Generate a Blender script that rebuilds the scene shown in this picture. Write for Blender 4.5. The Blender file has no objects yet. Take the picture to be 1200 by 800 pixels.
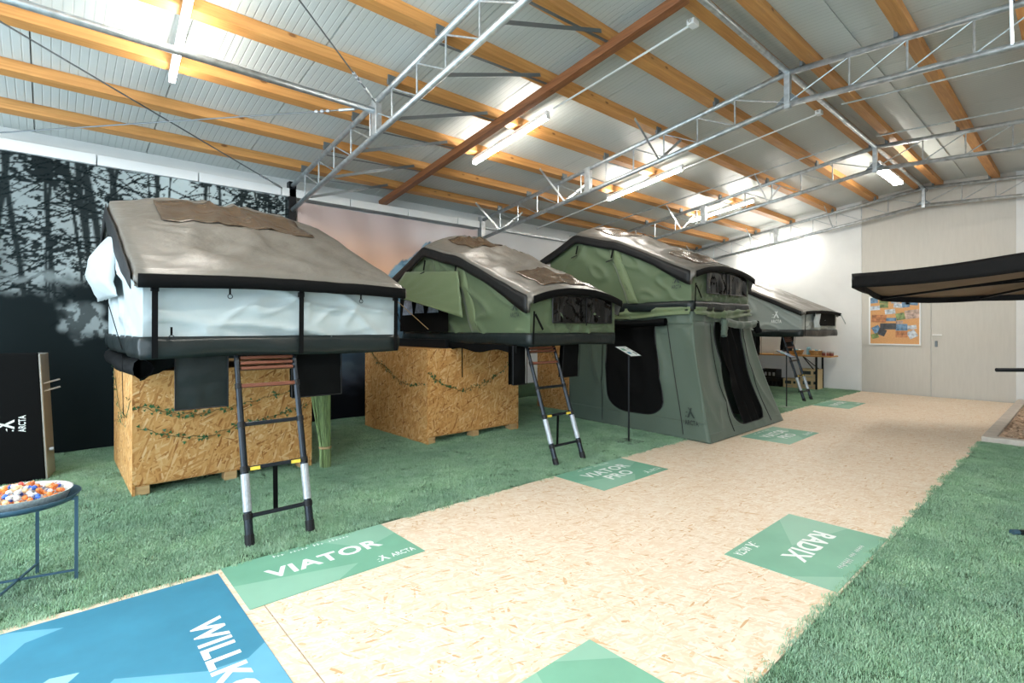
import bpy, math, random
import numpy as np
from mathutils import Vector, noise, Matrix

random.seed(7)
rng = np.random.default_rng(7)
SC = bpy.context.scene
COL = SC.collection

# ------------------------------------------------------------------ camera, world, exposure
cam_d = bpy.data.cameras.new('camera')
cam = bpy.data.objects.new('camera', cam_d)
COL.objects.link(cam)
cam.location = (0, 0, 1.38)
cam.rotation_euler = (math.pi / 2, 0, math.radians(48.13))
cam_d.sensor_width = 36
cam_d.lens = 605 / 1200 * 36
cam_d.shift_y = -16 / 1200
cam_d.clip_start = 0.02
SC.camera = cam

world = bpy.data.worlds.new('overcast')
SC.world = world
world.use_nodes = True
bg = world.node_tree.nodes['Background']
bg.inputs['Color'].default_value = (0.74, 0.89, 1.0, 1)
bg.inputs['Strength'].default_value = 2.5
TUBE = 41.0            # emission of the fluorescent tubes
SC.view_settings.view_transform = 'Standard'
SC.view_settings.look = 'None'
SC.view_settings.gamma = 1
SC.view_settings.use_curve_mapping = False
SC.view_settings.exposure = 1.2

# ------------------------------------------------------------------ helpers
def tag(o, label=None, cat=None, group=None, kind=None):
    if label: o['label'] = label
    if cat: o['category'] = cat
    if group: o['group'] = group
    if kind: o['kind'] = kind
    return o

def thing(name, label, cat, loc, group=None, kind=None):
    o = bpy.data.objects.new(name, None)
    o.empty_display_size = 0.1
    COL.objects.link(o)
    o.location = loc
    return tag(o, label, cat, group, kind)

def org(o):
    v = Vector((0, 0, 0))
    while o is not None:
        v += Vector(o.location)
        o = o.parent
    return v

class MB:
    def __init__(s):
        s.v = []; s.f = []; s.n = 0
    def add(s, verts, faces):
        b = len(s.v)
        s.v += [tuple(p) for p in verts]
        s.f += [tuple(b + i for i in q) for q in faces]
        return s
    def box(s, x0, x1, y0, y1, z0, z1):
        v = [(x, y, z) for z in (z0, z1) for y in (y0, y1) for x in (x0, x1)]
        return s.add(v, [(0, 2, 3, 1), (4, 5, 7, 6), (0, 1, 5, 4), (2, 6, 7, 3), (0, 4, 6, 2), (1, 3, 7, 5)])
    def tube(s, p, q, r, n=8, r2=None, cap=True):
        p = Vector(p); q = Vector(q); r2 = r if r2 is None else r2
        a = (q - p).normalized()
        u = a.cross(Vector((0, 0, 1)))
        if u.length < 1e-3: u = a.cross(Vector((1, 0, 0)))
        u.normalize(); w = a.cross(u)
        v = []
        for c, rr in ((p, r), (q, r2)):
            for i in range(n):
                t = 2 * math.pi * i / n
                v.append(c + u * (math.cos(t) * rr) + w * (math.sin(t) * rr))
        f = [(i, (i + 1) % n, n + (i + 1) % n, n + i) for i in range(n)]
        if cap: f += [tuple(range(n - 1, -1, -1)), tuple(range(n, 2 * n))]
        return s.add(v, f)
    def bar(s, p, q, w, h, up=(0, 0, 1)):
        p = Vector(p); q = Vector(q); a = (q - p).normalized()
        u = a.cross(Vector(up))
        if u.length < 1e-3: u = a.cross(Vector((1, 0, 0)))
        u.normalize(); k = u.cross(a)
        v = [c + u * (i * w / 2) + k * (j * h / 2) for c in (p, q) for j in (-1, 1) for i in (-1, 1)]
        return s.add(v, [(0, 2, 3, 1), (4, 5, 7, 6), (0, 1, 5, 4), (2, 6, 7, 3), (0, 4, 6, 2), (1, 3, 7, 5)])
    def path(s, pts, r, n=6):
        for a, b in zip(pts[:-1], pts[1:]): s.tube(a, b, r, n)
        return s
    def grid(s, fn, nu, nv, flip=False):
        v = [fn(i / nu, j / nv) for i in range(nu + 1) for j in range(nv + 1)]
        f = []
        for i in range(nu):
            for j in range(nv):
                a = i * (nv + 1) + j
                q = (a, a + 1, a + nv + 2, a + nv + 1)
                f.append(q[::-1] if flip else q)
        return s.add(v, f)
    def disc(s, c, r, z0, z1, n=32, r0=None):
        r0 = r if r0 is None else r0
        return s.tube((c[0], c[1], z0), (c[0], c[1], z1), r0, n, r)
    def lathe(s, c, prof, n=24):
        v = []
        for r, z in prof:
            for i in range(n):
                t = 2 * math.pi * i / n
                v.append((c[0] + r * math.cos(t), c[1] + r * math.sin(t), c[2] + z))
        f = []
        for k in range(len(prof) - 1):
            for i in range(n):
                f.append((k * n + i, k * n + (i + 1) % n, (k + 1) * n + (i + 1) % n, (k + 1) * n + i))
        f.append(tuple(range(n - 1, -1, -1)))
        f.append(tuple((len(prof) - 1) * n + i for i in range(n)))
        return s.add(v, f)
    def build(s, name, mat, parent=None, smooth=False, uv=False, bevel=0, solid=0):
        v = np.array(s.v, dtype=float)
        if parent is not None:
            o_ = np.array(org(parent)); loc = (0, 0, 0)
        else:
            o_ = np.array([(v[:, 0].min() + v[:, 0].max()) / 2, (v[:, 1].min() + v[:, 1].max()) / 2, v[:, 2].min()])
            loc = tuple(o_)
        me = bpy.data.meshes.new(name)
        me.from_pydata((v - o_).tolist(), [], s.f)
        me.update()
        if mat is not None: me.materials.append(mat)
        if smooth: me.polygons.foreach_set('use_smooth', [True] * len(me.polygons))
        if uv:
            ul = me.uv_layers.new(name='uv')
            for p in me.polygons:
                nx, ny, nz = (abs(c) for c in p.normal)
                off = 3.7 * p.index
                for li in p.loop_indices:
                    c = v[me.loops[li].vertex_index]
                    if nx >= ny and nx >= nz: t = (c[1] + off, c[2])
                    elif ny >= nz: t = (c[0] + off, c[2])
                    else: t = (c[0], c[1])
                    ul.data[li].uv = t
        o = bpy.data.objects.new(name, me)
        COL.objects.link(o)
        o.location = loc
        if parent is not None: o.parent = parent
        if bevel:
            m = o.modifiers.new('bevel', 'BEVEL'); m.width = bevel; m.segments = 2; m.limit_method = 'ANGLE'
        if solid:
            m = o.modifiers.new('solid', 'SOLIDIFY'); m.thickness = solid; m.offset = 0
        return o

def struct(o):
    o['kind'] = 'structure'
    return o

def rg(x, y, z, p=3):
    return (1 - abs(noise.noise(Vector((x, y, z))))) ** p

def nz(x, y, z):
    return noise.noise(Vector((x, y, z)))

# ------------------------------------------------------------------ materials
def base_mat(name):
    m = bpy.data.materials.new(name); m.use_nodes = True
    nt = m.node_tree
    return m, nt, nt.nodes['Principled BSDF']

def mat(name, col, rough=0.6, metal=0.0, spec=0.5, var=0.0, vscale=6.0, bump=0.0, bscale=40.0, sheen=0.0, stretch=None, emis=None, bdist=0.01, coat=0.0):
    m, nt, b = base_mat(name)
    N, L = nt.nodes, nt.links
    b.inputs['Base Color'].default_value = (*col, 1)
    b.inputs['Roughness'].default_value = rough
    b.inputs['Metallic'].default_value = metal
    b.inputs['Specular IOR Level'].default_value = spec
    b.inputs['Coat Weight'].default_value = coat
    if sheen: b.inputs['Sheen Weight'].default_value = sheen
    if emis:
        b.inputs['Emission Color'].default_value = (*emis[0], 1)
        b.inputs['Emission Strength'].default_value = emis[1]
    if var or bump:
        tc = N.new('ShaderNodeTexCoord'); mp = N.new('ShaderNodeMapping')
        L.new(tc.outputs['Object'], mp.inputs['Vector'])
        if stretch: mp.inputs['Scale'].default_value = stretch
    if var:
        t = N.new('ShaderNodeTexNoise'); t.inputs['Scale'].default_value = vscale; t.inputs['Detail'].default_value = 5
        L.new(mp.outputs['Vector'], t.inputs['Vector'])
        r = N.new('ShaderNodeValToRGB')
        r.color_ramp.elements[0].position = 0.3; r.color_ramp.elements[1].position = 0.7
        r.color_ramp.elements[0].color = (*[c * (1 - var) for c in col], 1)
        r.color_ramp.elements[1].color = (*[min(1, c * (1 + var)) for c in col], 1)
        L.new(t.outputs['Fac'], r.inputs['Fac']); L.new(r.outputs['Color'], b.inputs['Base Color'])
    if bump:
        t = N.new('ShaderNodeTexNoise'); t.inputs['Scale'].default_value = bscale; t.inputs['Detail'].default_value = 4
        L.new(mp.outputs['Vector'], t.inputs['Vector'])
        bp = N.new('ShaderNodeBump'); bp.inputs['Strength'].default_value = bump; bp.inputs['Distance'].default_value = bdist
        L.new(t.outputs['Fac'], bp.inputs['Height']); L.new(bp.outputs['Normal'], b.inputs['Normal'])
    return m

def osb_mat(name, stops, rough=0.6, k=1.0, bmp=0.25):
    m, nt, b = base_mat(name)
    N, L = nt.nodes, nt.links
    uv = N.new('ShaderNodeUVMap'); uv.uv_map = 'uv'
    wob = N.new('ShaderNodeTexNoise'); wob.inputs['Scale'].default_value = 5; wob.noise_dimensions = '2D'
    L.new(uv.outputs['UV'], wob.inputs['Vector'])
    ad = N.new('ShaderNodeVectorMath'); ad.operation = 'MULTIPLY_ADD'
    L.new(wob.outputs['Color'], ad.inputs[0]); ad.inputs[1].default_value = (0.025, 0.025, 0); L.new(uv.outputs['UV'], ad.inputs[2])
    cur = None
    for ang, sc, thr in ((0.15, (9, 60), 0), (0.9, (10, 66), 0.5), (-0.55, (11, 74), 0.58), (1.7, (13, 80), 0.68), (0.4, (15, 95), 0.66), (1.25, (17, 110), 0.74)):
        mp = N.new('ShaderNodeMapping'); mp.vector_type = 'TEXTURE'
        mp.inputs['Rotation'].default_value = (0, 0, ang)
        mp.inputs['Scale'].default_value = (1 / sc[0] / k, 1 / sc[1] / k, 1)
        L.new(ad.outputs[0], mp.inputs['Vector'])
        vo = N.new('ShaderNodeTexVoronoi'); vo.voronoi_dimensions = '2D'; vo.inputs['Scale'].default_value = 1
        L.new(mp.outputs['Vector'], vo.inputs['Vector'])
        sp = N.new('ShaderNodeSeparateColor'); L.new(vo.outputs['Color'], sp.inputs['Color'])
        if cur is None:
            cur = sp.outputs['Red']
        else:
            g = N.new('ShaderNodeMath'); g.operation = 'GREATER_THAN'; g.inputs[1].default_value = thr
            L.new(sp.outputs['Green'], g.inputs[0])
            mx = N.new('ShaderNodeMix'); mx.data_type = 'FLOAT'
            L.new(g.outputs[0], mx.inputs['Factor']); L.new(cur, mx.inputs[2]); L.new(sp.outputs['Red'], mx.inputs[3])
            cur = mx.outputs[0]
    ramp = N.new('ShaderNodeValToRGB')
    e = ramp.color_ramp.elements
    e[0].position, e[0].color = stops[0][0], (*stops[0][1], 1)
    e[1].position, e[1].color = stops[-1][0], (*stops[-1][1], 1)
    for p, c in stops[1:-1]:
        k = e.new(p); k.color = (*c, 1)
    L.new(cur, ramp.inputs['Fac'])
    L.new(ramp.outputs['Color'], b.inputs['Base Color'])
    b.inputs['Roughness'].default_value = rough
    b.inputs['Specular IOR Level'].default_value = 0.3
    bp = N.new('ShaderNodeBump'); bp.inputs['Strength'].default_value = bmp; bp.inputs['Distance'].default_value = 0.003
    L.new(cur, bp.inputs['Height']); L.new(bp.outputs['Normal'], b.inputs['Normal'])
    return m

def vcol_mat(name, rough=0.7, spec=0.3):
    m, nt, b = base_mat(name)
    a = nt.nodes.new('ShaderNodeVertexColor'); a.layer_name = 'print'
    nt.links.new(a.outputs['Color'], b.inputs['Base Color'])
    b.inputs['Roughness'].default_value = rough
    b.inputs['Specular IOR Level'].default_value = spec
    return m

def wood_mat(name, c0, c1, axis='y'):
    m, nt, b = base_mat(name)
    N, L = nt.nodes, nt.links
    tc = N.new('ShaderNodeTexCoord'); mp = N.new('ShaderNodeMapping')
    mp.inputs['Scale'].default_value = (18, 0.9, 18) if axis == 'y' else (0.9, 18, 18)
    L.new(tc.outputs['Object'], mp.inputs['Vector'])
    t = N.new('ShaderNodeTexNoise'); t.inputs['Scale'].default_value = 1.6; t.inputs['Detail'].default_value = 6; t.inputs['Distortion'].default_value = 1.2
    L.new(mp.outputs['Vector'], t.inputs['Vector'])
    r = N.new('ShaderNodeValToRGB')
    r.color_ramp.elements[0].position = 0.3; r.color_ramp.elements[1].position = 0.72
    r.color_ramp.elements[0].color = (*c0, 1); r.color_ramp.elements[1].color = (*c1, 1)
    L.new(t.outputs['Fac'], r.inputs['Fac'])
    kn = N.new('ShaderNodeTexVoronoi'); kn.inputs['Scale'].default_value = 1.0
    m2 = N.new('ShaderNodeMapping'); m2.inputs['Scale'].default_value = (5, 2.2, 5) if axis == 'y' else (2.2, 5, 5)
    L.new(tc.outputs['Object'], m2.inputs['Vector']); L.new(m2.outputs['Vector'], kn.inputs['Vector'])
    kr = N.new('ShaderNodeValToRGB')
    kr.color_ramp.elements[0].position = 0.05; kr.color_ramp.elements[1].position = 0.1
    kr.color_ramp.elements[0].color = (0.35, 0.28, 0.22, 1); kr.color_ramp.elements[1].color = (1, 1, 1, 1)
    L.new(kn.outputs['Distance'], kr.inputs['Fac'])
    mx = N.new('ShaderNodeMix'); mx.data_type = 'RGBA'; mx.blend_type = 'MULTIPLY'; mx.inputs['Factor'].default_value = 1
    L.new(r.outputs['Color'], mx.inputs[6]); L.new(kr.outputs['Color'], mx.inputs[7])
    L.new(mx.outputs[2], b.inputs['Base Color'])
    b.inputs['Roughness'].default_value = 0.55
    return m

def ceil_mat():
    m, nt, b = base_mat('ceiling_sheet')
    N, L = nt.nodes, nt.links
    tc = N.new('ShaderNodeTexCoord'); sx = N.new('ShaderNodeSeparateXYZ'); L.new(tc.outputs['Object'], sx.inputs[0])
    mu = N.new('ShaderNodeMath'); mu.operation = 'MULTIPLY'; mu.inputs[1].default_value = 2 * math.pi / 0.0625
    L.new(sx.outputs['Y'], mu.inputs[0])
    si = N.new('ShaderNodeMath'); si.operation = 'SINE'; L.new(mu.outputs[0], si.inputs[0])
    r = N.new('ShaderNodeValToRGB')
    r.color_ramp.elements[0].position = 0.80; r.color_ramp.elements[1].position = 0.99
    r.color_ramp.elements[0].color = (1, 1, 1, 1); r.color_ramp.elements[1].color = (0, 0, 0, 1)
    L.new(si.outputs[0], r.inputs['Fac'])
    no = N.new('ShaderNodeTexNoise'); no.inputs['Scale'].default_value = 1.3; no.inputs['Detail'].default_value = 6
    L.new(tc.outputs['Object'], no.inputs['Vector'])
    cr = N.new('ShaderNodeValToRGB')
    cr.color_ramp.elements[0].color = (0.47, 0.51, 0.50, 1); cr.color_ramp.elements[1].color = (0.60, 0.63, 0.61, 1)
    L.new(no.outputs['Fac'], cr.inputs['Fac'])
    mx = N.new('ShaderNodeMix'); mx.data_type = 'RGBA'; mx.blend_type = 'MULTIPLY'; mx.inputs['Factor'].default_value = 0.14
    L.new(cr.outputs['Color'], mx.inputs[6]); L.new(r.outputs['Color'], mx.inputs[7])
    L.new(mx.outputs[2], b.inputs['Base Color'])
    b.inputs['Roughness'].default_value = 0.42
    bp = N.new('ShaderNodeBump'); bp.inputs['Strength'].default_value = 0.5; bp.inputs['Distance'].default_value = 0.004
    L.new(r.outputs['Color'], bp.inputs['Height']); L.new(bp.outputs['Normal'], b.inputs['Normal'])
    return m

M = dict(
    osb_path_lit=osb_mat('osb_path_lit', [(0, (0.55, 0.33, 0.16)), (0.04, (0.66, 0.45, 0.27)), (0.09, (0.70, 0.53, 0.37)), (0.5, (0.75, 0.61, 0.47)), (1, (0.82, 0.72, 0.60))], 0.5),  # same board as the crates, strong light put into its paler colours
    osb_crate_dim=osb_mat('osb_crate_dim', [(0, (0.30, 0.11, 0.025)), (0.10, (0.47, 0.21, 0.06)), (0.4, (0.60, 0.30, 0.095)), (0.8, (0.66, 0.37, 0.14)), (1, (0.76, 0.50, 0.25))], 0.6, 0.72, 0.1),  # same board as the path, its weaker light put into deeper colours
    ceil=ceil_mat(),
    pine=wood_mat('pine', (0.44, 0.19, 0.050), (0.62, 0.31, 0.095)),
    brown_wood=wood_mat('brown_wood', (0.17, 0.060, 0.020), (0.30, 0.115, 0.042), 'x'),
    block_wood=wood_mat('block_wood', (0.50, 0.30, 0.13), (0.64, 0.42, 0.20)),
    table_wood=wood_mat('table_wood', (0.55, 0.27, 0.07), (0.70, 0.38, 0.12), 'x'),
    steel=mat('galvanised_steel', (0.47, 0.51, 0.53), 0.38, 0.75, var=0.25, vscale=14),
    dark_steel=mat('dark_steel', (0.16, 0.18, 0.19), 0.45, 0.6),
    white=mat('white_plaster', (0.70, 0.71, 0.70), 0.8, var=0.03, vscale=3, bump=0.1, bscale=60),
    white_paint=mat('white_paint', (0.78, 0.80, 0.80), 0.5),
    gate=mat('grey_gate', (0.53, 0.51, 0.46), 0.55, var=0.03, vscale=5, stretch=(6, 6, 0.7)),
    concrete=mat('concrete', (0.34, 0.34, 0.33), 0.8, var=0.15, vscale=6, bump=0.2),
    kerb=mat('pale_kerb', (0.55, 0.49, 0.43), 0.8, var=0.12, vscale=9, bump=0.2),
    chips=mat('wood_chips', (0.58, 0.42, 0.30), 0.8, var=0.45, vscale=30),
    turf_base=mat('turf_backing', (0.06, 0.12, 0.065), 0.9, var=0.25, vscale=3, bump=0.6, bscale=160),
    grey_wall=mat('pale_grey_canvas', (0.36, 0.415, 0.425), 0.6, sheen=0.2, bump=0.12, bscale=7, bdist=0.03),
    stone_wall=mat('stone_grey_canvas', (0.30, 0.34, 0.32), 0.65, sheen=0.2, bump=0.12, bscale=7, bdist=0.03),
    green=mat('olive_canvas', (0.082, 0.118, 0.058), 0.62, sheen=0.15, bump=0.16, bscale=6, bdist=0.03),
    green_lt=mat('light_olive_canvas', (0.125, 0.168, 0.080), 0.62, sheen=0.15, bump=0.1, bscale=6, bdist=0.03),
    annex=mat('annex_canvas', (0.075, 0.106, 0.078), 0.6, sheen=0.15, bump=0.16, bscale=4, bdist=0.04),
    fly=mat('rain_fly_cloth', (0.135, 0.124, 0.107), 0.38, spec=0.6, bump=0.3, bscale=4, bdist=0.06, coat=0.0),
    black=mat('black_fabric', (0.003, 0.0033, 0.0036), 0.7, spec=0.1, bump=0.15, bscale=18),
    skirt=mat('dark_tarpaulin', (0.012, 0.017, 0.017), 0.34, spec=0.3, bump=0.25, bscale=6, bdist=0.04),
    mesh=mat('black_mesh', (0.003, 0.003, 0.003), 0.8, spec=0.12),
    clear=mat('smoked_vinyl', (0.080, 0.052, 0.031), 0.24, spec=0.7, bump=0.12, bscale=7, bdist=0.05),
    clear_dk=mat('dark_vinyl', (0.004, 0.0035, 0.003), 0.06, spec=0.35, bump=0.22, bscale=5, bdist=0.06, stretch=(1, 2.2, .6)),
    pane=mat('pale_pane', (0.30, 0.36, 0.48), 0.3, var=0.5, vscale=16),
    black_metal=mat('black_metal', (0.008, 0.009, 0.011), 0.4, 0.2, spec=0.3),
    black_plastic=mat('black_plastic', (0.008, 0.008, 0.009), 0.45, spec=0.3),
    ladder=mat('anodised_black', (0.022, 0.027, 0.034), 0.25, 0.6),
    rung=mat('brown_rung', (0.15, 0.045, 0.022), 0.5),
    sticker=mat('silver_sticker', (0.40, 0.42, 0.45), 0.3, 0.3, var=0.15, vscale=50),
    yellow=mat('yellow_plastic', (0.75, 0.55, 0.06), 0.5),
    mat_green=mat('green_vinyl', (0.165, 0.39, 0.27), 0.5, var=0.09, vscale=3.5),
    mat_green_lt=mat('light_green_vinyl', (0.25, 0.47, 0.35), 0.5, var=0.05, vscale=3.5),
    rug=mat('blue_vinyl', (0.045, 0.225, 0.340), 0.5, var=0.10, vscale=5),
    rug_lt=mat('light_blue_vinyl', (0.13, 0.38, 0.52), 0.5, var=0.06, vscale=5),
    rug_pale=mat('pale_blue_vinyl', (0.30, 0.60, 0.70), 0.5, var=0.05, vscale=5),
    print_white=mat('white_print', (0.80, 0.84, 0.83), 0.5),
    print_grey=mat('grey_print', (0.33, 0.37, 0.36), 0.6),
    print_dark=mat('dark_print', (0.02, 0.03, 0.025), 0.6),
    tube=mat('lit_diffuser', (0.9, 0.9, 0.9), 0.5, emis=((1.0, 0.95, 0.86), TUBE)),
    blue_metal=mat('blue_grey_metal', (0.055, 0.115, 0.165), 0.4, 0.3),
    dish=mat('white_dish', (0.72, 0.74, 0.72), 0.4, var=0.2, vscale=70),
    cork=mat('cork', (0.62, 0.33, 0.14), 0.8, var=0.12, vscale=60),
    alu=mat('alu_panel', (0.44, 0.43, 0.40), 0.4, 0.5),
    reed=mat('reed_stems', (0.24, 0.33, 0.13), 0.6, var=0.55, vscale=120, stretch=(1, 1, .03)),
    twine=mat('twine', (0.40, 0.28, 0.14), 0.8),
    leaf=mat('ivy_leaf', (0.035, 0.115, 0.035), 0.45, var=0.3, vscale=30),
    vine=mat('ivy_vine', (0.05, 0.07, 0.02), 0.7),
    card=mat('cardboard', (0.66, 0.50, 0.27), 0.7),
    basket=mat('wicker', (0.55, 0.30, 0.10), 0.7, var=0.4, vscale=60),
    red=mat('red_print', (0.62, 0.04, 0.03), 0.5),
    glass_jar=mat('jar_glass', (0.50, 0.42, 0.36), 0.15),
    jam=mat('jam', (0.22, 0.05, 0.03), 0.3),
    khaki=mat('awning_cloth', (0.20, 0.15, 0.10), 0.7, bump=0.2, bscale=7, bdist=0.03),
    awn_black=mat('awning_black_cloth', (0.006, 0.006, 0.0065), 0.6, spec=0.25, bump=0.3, bscale=8, bdist=0.03),
)

# ------------------------------------------------------------------ hall dimensions
RX, WL, WR, YB, YF = -2.18, -7.68, 3.9, 13.2, -2.6
def chord(x):
    return 4.15 - 0.146 * (RX - x) if x < RX else 4.15 - 0.05 * (x - RX)
def under(x): return chord(x) + 0.165

# floor slab
struct(MB().box(WL - .1, WR + .1, YF, YB + .1, -0.12, -0.02).build('floor', M['concrete']))
PX0, PX1 = -3.32, -0.86
# path boards
fp = struct(thing('floor_boards', 'chipboard walkway down the hall, paled for the bright light on it', None, (-2.09, 5, -0.02)))
del_y = 1.25
y = 0.80 - 3 * del_y
while y < YB - 0.05:
    y1 = min(y + del_y - 0.004, YB - 0.03)
    y0 = max(y, YF + .05)
    MB().box(PX0, PX1, y0, y1, -0.02, 0.0).build('board', M['osb_path_lit'], fp, uv=True, bevel=0.002)
    y += del_y

# walls
struct(MB().box(WL - .12, WL, YF, YB + .1, -0.02, 3.62).build('wall_left', M['white']))
wb = MB()
def gable(mb, x0, x1, y0, y1, z0=-0.02):
    pts = [x0] + ([RX] if x0 < RX < x1 else []) + [x1]
    top = [(x, chord(x) + 0.17) for x in pts]
    prof = [(x0, z0)] + [(x1, z0)] + top[::-1]
    n = len(prof)
    v = [(x, y0, z) for x, z in prof] + [(x, y1, z) for x, z in prof]
    f = [tuple(range(n)), tuple(range(2 * n - 1, n - 1, -1))] + [(i, n + i, n + (i + 1) % n, (i + 1) % n) for i in range(n)]
    mb.add(v, f)
gable(wb, WL, -3.3, YB, YB + .12)
struct(wb.build('wall_back_left', M['white']))
wb = MB(); gable(wb, -0.88, WR, YB, YB + .12)
struct(wb.build('wall_back_right', M['white']))
struct(MB().box(WR, WR + .12, YF, YB + .1, -0.02, 4.0).build('wall_right', M['white']))
# gate in the back wall: upper fixed panel and two leaves
gt = struct(thing('door_1', 'tall pale grey hall gate with two leaves', None, (-2.09, YB, 0)))
m_ = MB(); gable(m_, -3.298, -0.882, YB + .02, YB + .10, 2.42); m_.build('upper_panel', M['gate'], gt)
MB().box(-3.298, -2.112, YB + .01, YB + .09, -0.014, 2.41).build('leaf', M['gate'], gt)
MB().box(-2.104, -0.882, YB + .01, YB + .09, -0.014, 2.41).build('leaf', M['gate'], gt)
h_ = MB(); h_.tube((-2.07, YB + .012, 1.24), (-2.07, YB - .05, 1.24), .012); h_.tube((-2.07, YB - .05, 1.24), (-1.93, YB - .05, 1.24), .011)
h_.build('handle', M['white_paint'], gt)
MB().box(-2.045, -2.005, YB - .012, YB + .012, 1.0, 1.12).build('lock_plate', M['dark_steel'], gt, bevel=.004)

# ceiling panels
ce = struct(thing('ceiling', 'ribbed pale metal roof panels', None, (RX, 5, 4.0)))
ys = [-0.12 + k for k in range(-3, 15)]
for a in ys:
    y0, y1 = max(a + .004, YF), min(a + .996, YB + .1)
    if y1 - y0 < .05: continue
    for x0, x1 in ((WL - .1, RX - .0), (RX + .0, WR + .1)):
        z0, z1 = under(x0 if x0 != RX else RX), under(x1)
        v = [(x0, y0, z0), (x1, y0, z1), (x1, y1, z1), (x0, y1, z0)]
        v += [(p[0], p[1], p[2] + .06) for p in v]
        MB().add(v, [(0, 3, 2, 1), (4, 5, 6, 7), (0, 1, 5, 4), (1, 2, 6, 5), (2, 3, 7, 6), (3, 0, 4, 7)]).build('panel', M['ceil'], ce)
for x0, x1 in ((WL - .1, RX), (RX, WR + .1)):
    v = [(x0, YF, under(x0) + .062), (x1, YF, under(x1) + .062), (x1, YB + .1, under(x1) + .062), (x0, YB + .1, under(x0) + .062)]
    v += [(p[0], p[1], p[2] + .02) for p in v]
    MB().add(v, [(0, 3, 2, 1), (4, 5, 6, 7), (0, 1, 5, 4), (1, 2, 6, 5), (2, 3, 7, 6), (3, 0, 4, 7)]).build('deck', M['dark_steel'], ce)
# ridge flashing strips either side of the ridge
for s in (-1, 1):
    x0 = RX; x1 = RX + s * .62
    v = [(x0, YF, under(x0) - .012), (x1, YF, under(x1) - .012), (x1, YB, under(x1) - .012), (x0, YB, under(x0) - .012)]
    v += [(p[0], p[1], p[2] + .008) for p in v]
    MB().add(v, [(0, 3, 2, 1), (4, 5, 6, 7), (0, 1, 5, 4), (1, 2, 6, 5), (2, 3, 7, 6), (3, 0, 4, 7)]).build('ridge_flashing', M['ceil'], ce)

# white eaves ledge on the left wall, made of boxed lengths
lg = struct(thing('trim_1', 'white boxed ledge under the eaves', None, (-7.6, 3, 3.26)))
yy = YF
while yy < 5.9:
    y1 = min(yy + 1.0, 5.9)
    z0 = 3.22
    MB().box(WL + .002, -7.46, yy + .006, y1 - .006, z0, z0 + .115).build('ledge_box', M['white_paint'], lg, bevel=.004)
    yy += 1.0
struct(MB().box(WL + .002, -7.60, 5.9, YB - .01, 3.26, 3.30).build('trim_2', M['steel']))

# ------------------------------------------------------------------ turf
def blade_clump():
    mb = MB()
    for i in range(110):
        x, y = random.uniform(-.05, .05), random.uniform(-.05, .05)
        a = random.uniform(0, 2 * math.pi); h = random.uniform(.009, .019); w = .0015
        le = random.uniform(.003, .014); dx, dy = math.cos(a), math.sin(a)
        px, py = -dy * w, dx * w
        mb.add([(x - px, y - py, 0), (x + px, y + py, 0), (x + dx * le * .35 + px * .8, y + dy * le * .35 + py * .8, h * .6),
                (x + dx * le * .35 - px * .8, y + dy * le * .35 - py * .8, h * .6), (x + dx * le, y + dy * le, h)],
               [(0, 1, 2, 3), (3, 2, 4)])
    me = bpy.data.meshes.new('turf_clump'); me.from_pydata(mb.v, [], mb.f)
    m, nt, b = base_mat('turf_blade')
    N, L = nt.nodes, nt.links
    oi = N.new('ShaderNodeObjectInfo'); r = N.new('ShaderNodeValToRGB')
    e = r.color_ramp.elements
    e[0].color = (0.215, 0.40, 0.235, 1); e[1].color = (0.37, 0.56, 0.39, 1)
    L.new(oi.outputs['Random'], r.inputs['Fac'])
    gm = N.new('ShaderNodeNewGeometry'); n2 = N.new('ShaderNodeTexNoise'); n2.inputs['Scale'].default_value = 2.2; n2.inputs['Detail'].default_value = 3
    L.new(gm.outputs['Position'], n2.inputs['Vector'])
    mx = N.new('ShaderNodeMix'); mx.data_type = 'RGBA'; mx.blend_type = 'MULTIPLY'; mx.inputs['Factor'].default_value = 1
    r2 = N.new('ShaderNodeValToRGB'); r2.color_ramp.elements[0].position = .3; r2.color_ramp.elements[1].position = .7
    r2.color_ramp.elements[0].color = (0.78, 0.78, 0.80, 1); r2.color_ramp.elements[1].color = (1.15, 1.1, 1.05, 1)
    L.new(n2.outputs['Fac'], r2.inputs['Fac']); L.new(r.outputs['Color'], mx.inputs[6]); L.new(r2.outputs['Color'], mx.inputs[7])
    L.new(mx.outputs[2], b.inputs['Base Color']); b.inputs['Roughness'].default_value = .55
    me.materials.append(m)
    return me, m
CLUMP, BLADE = blade_clump()

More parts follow.
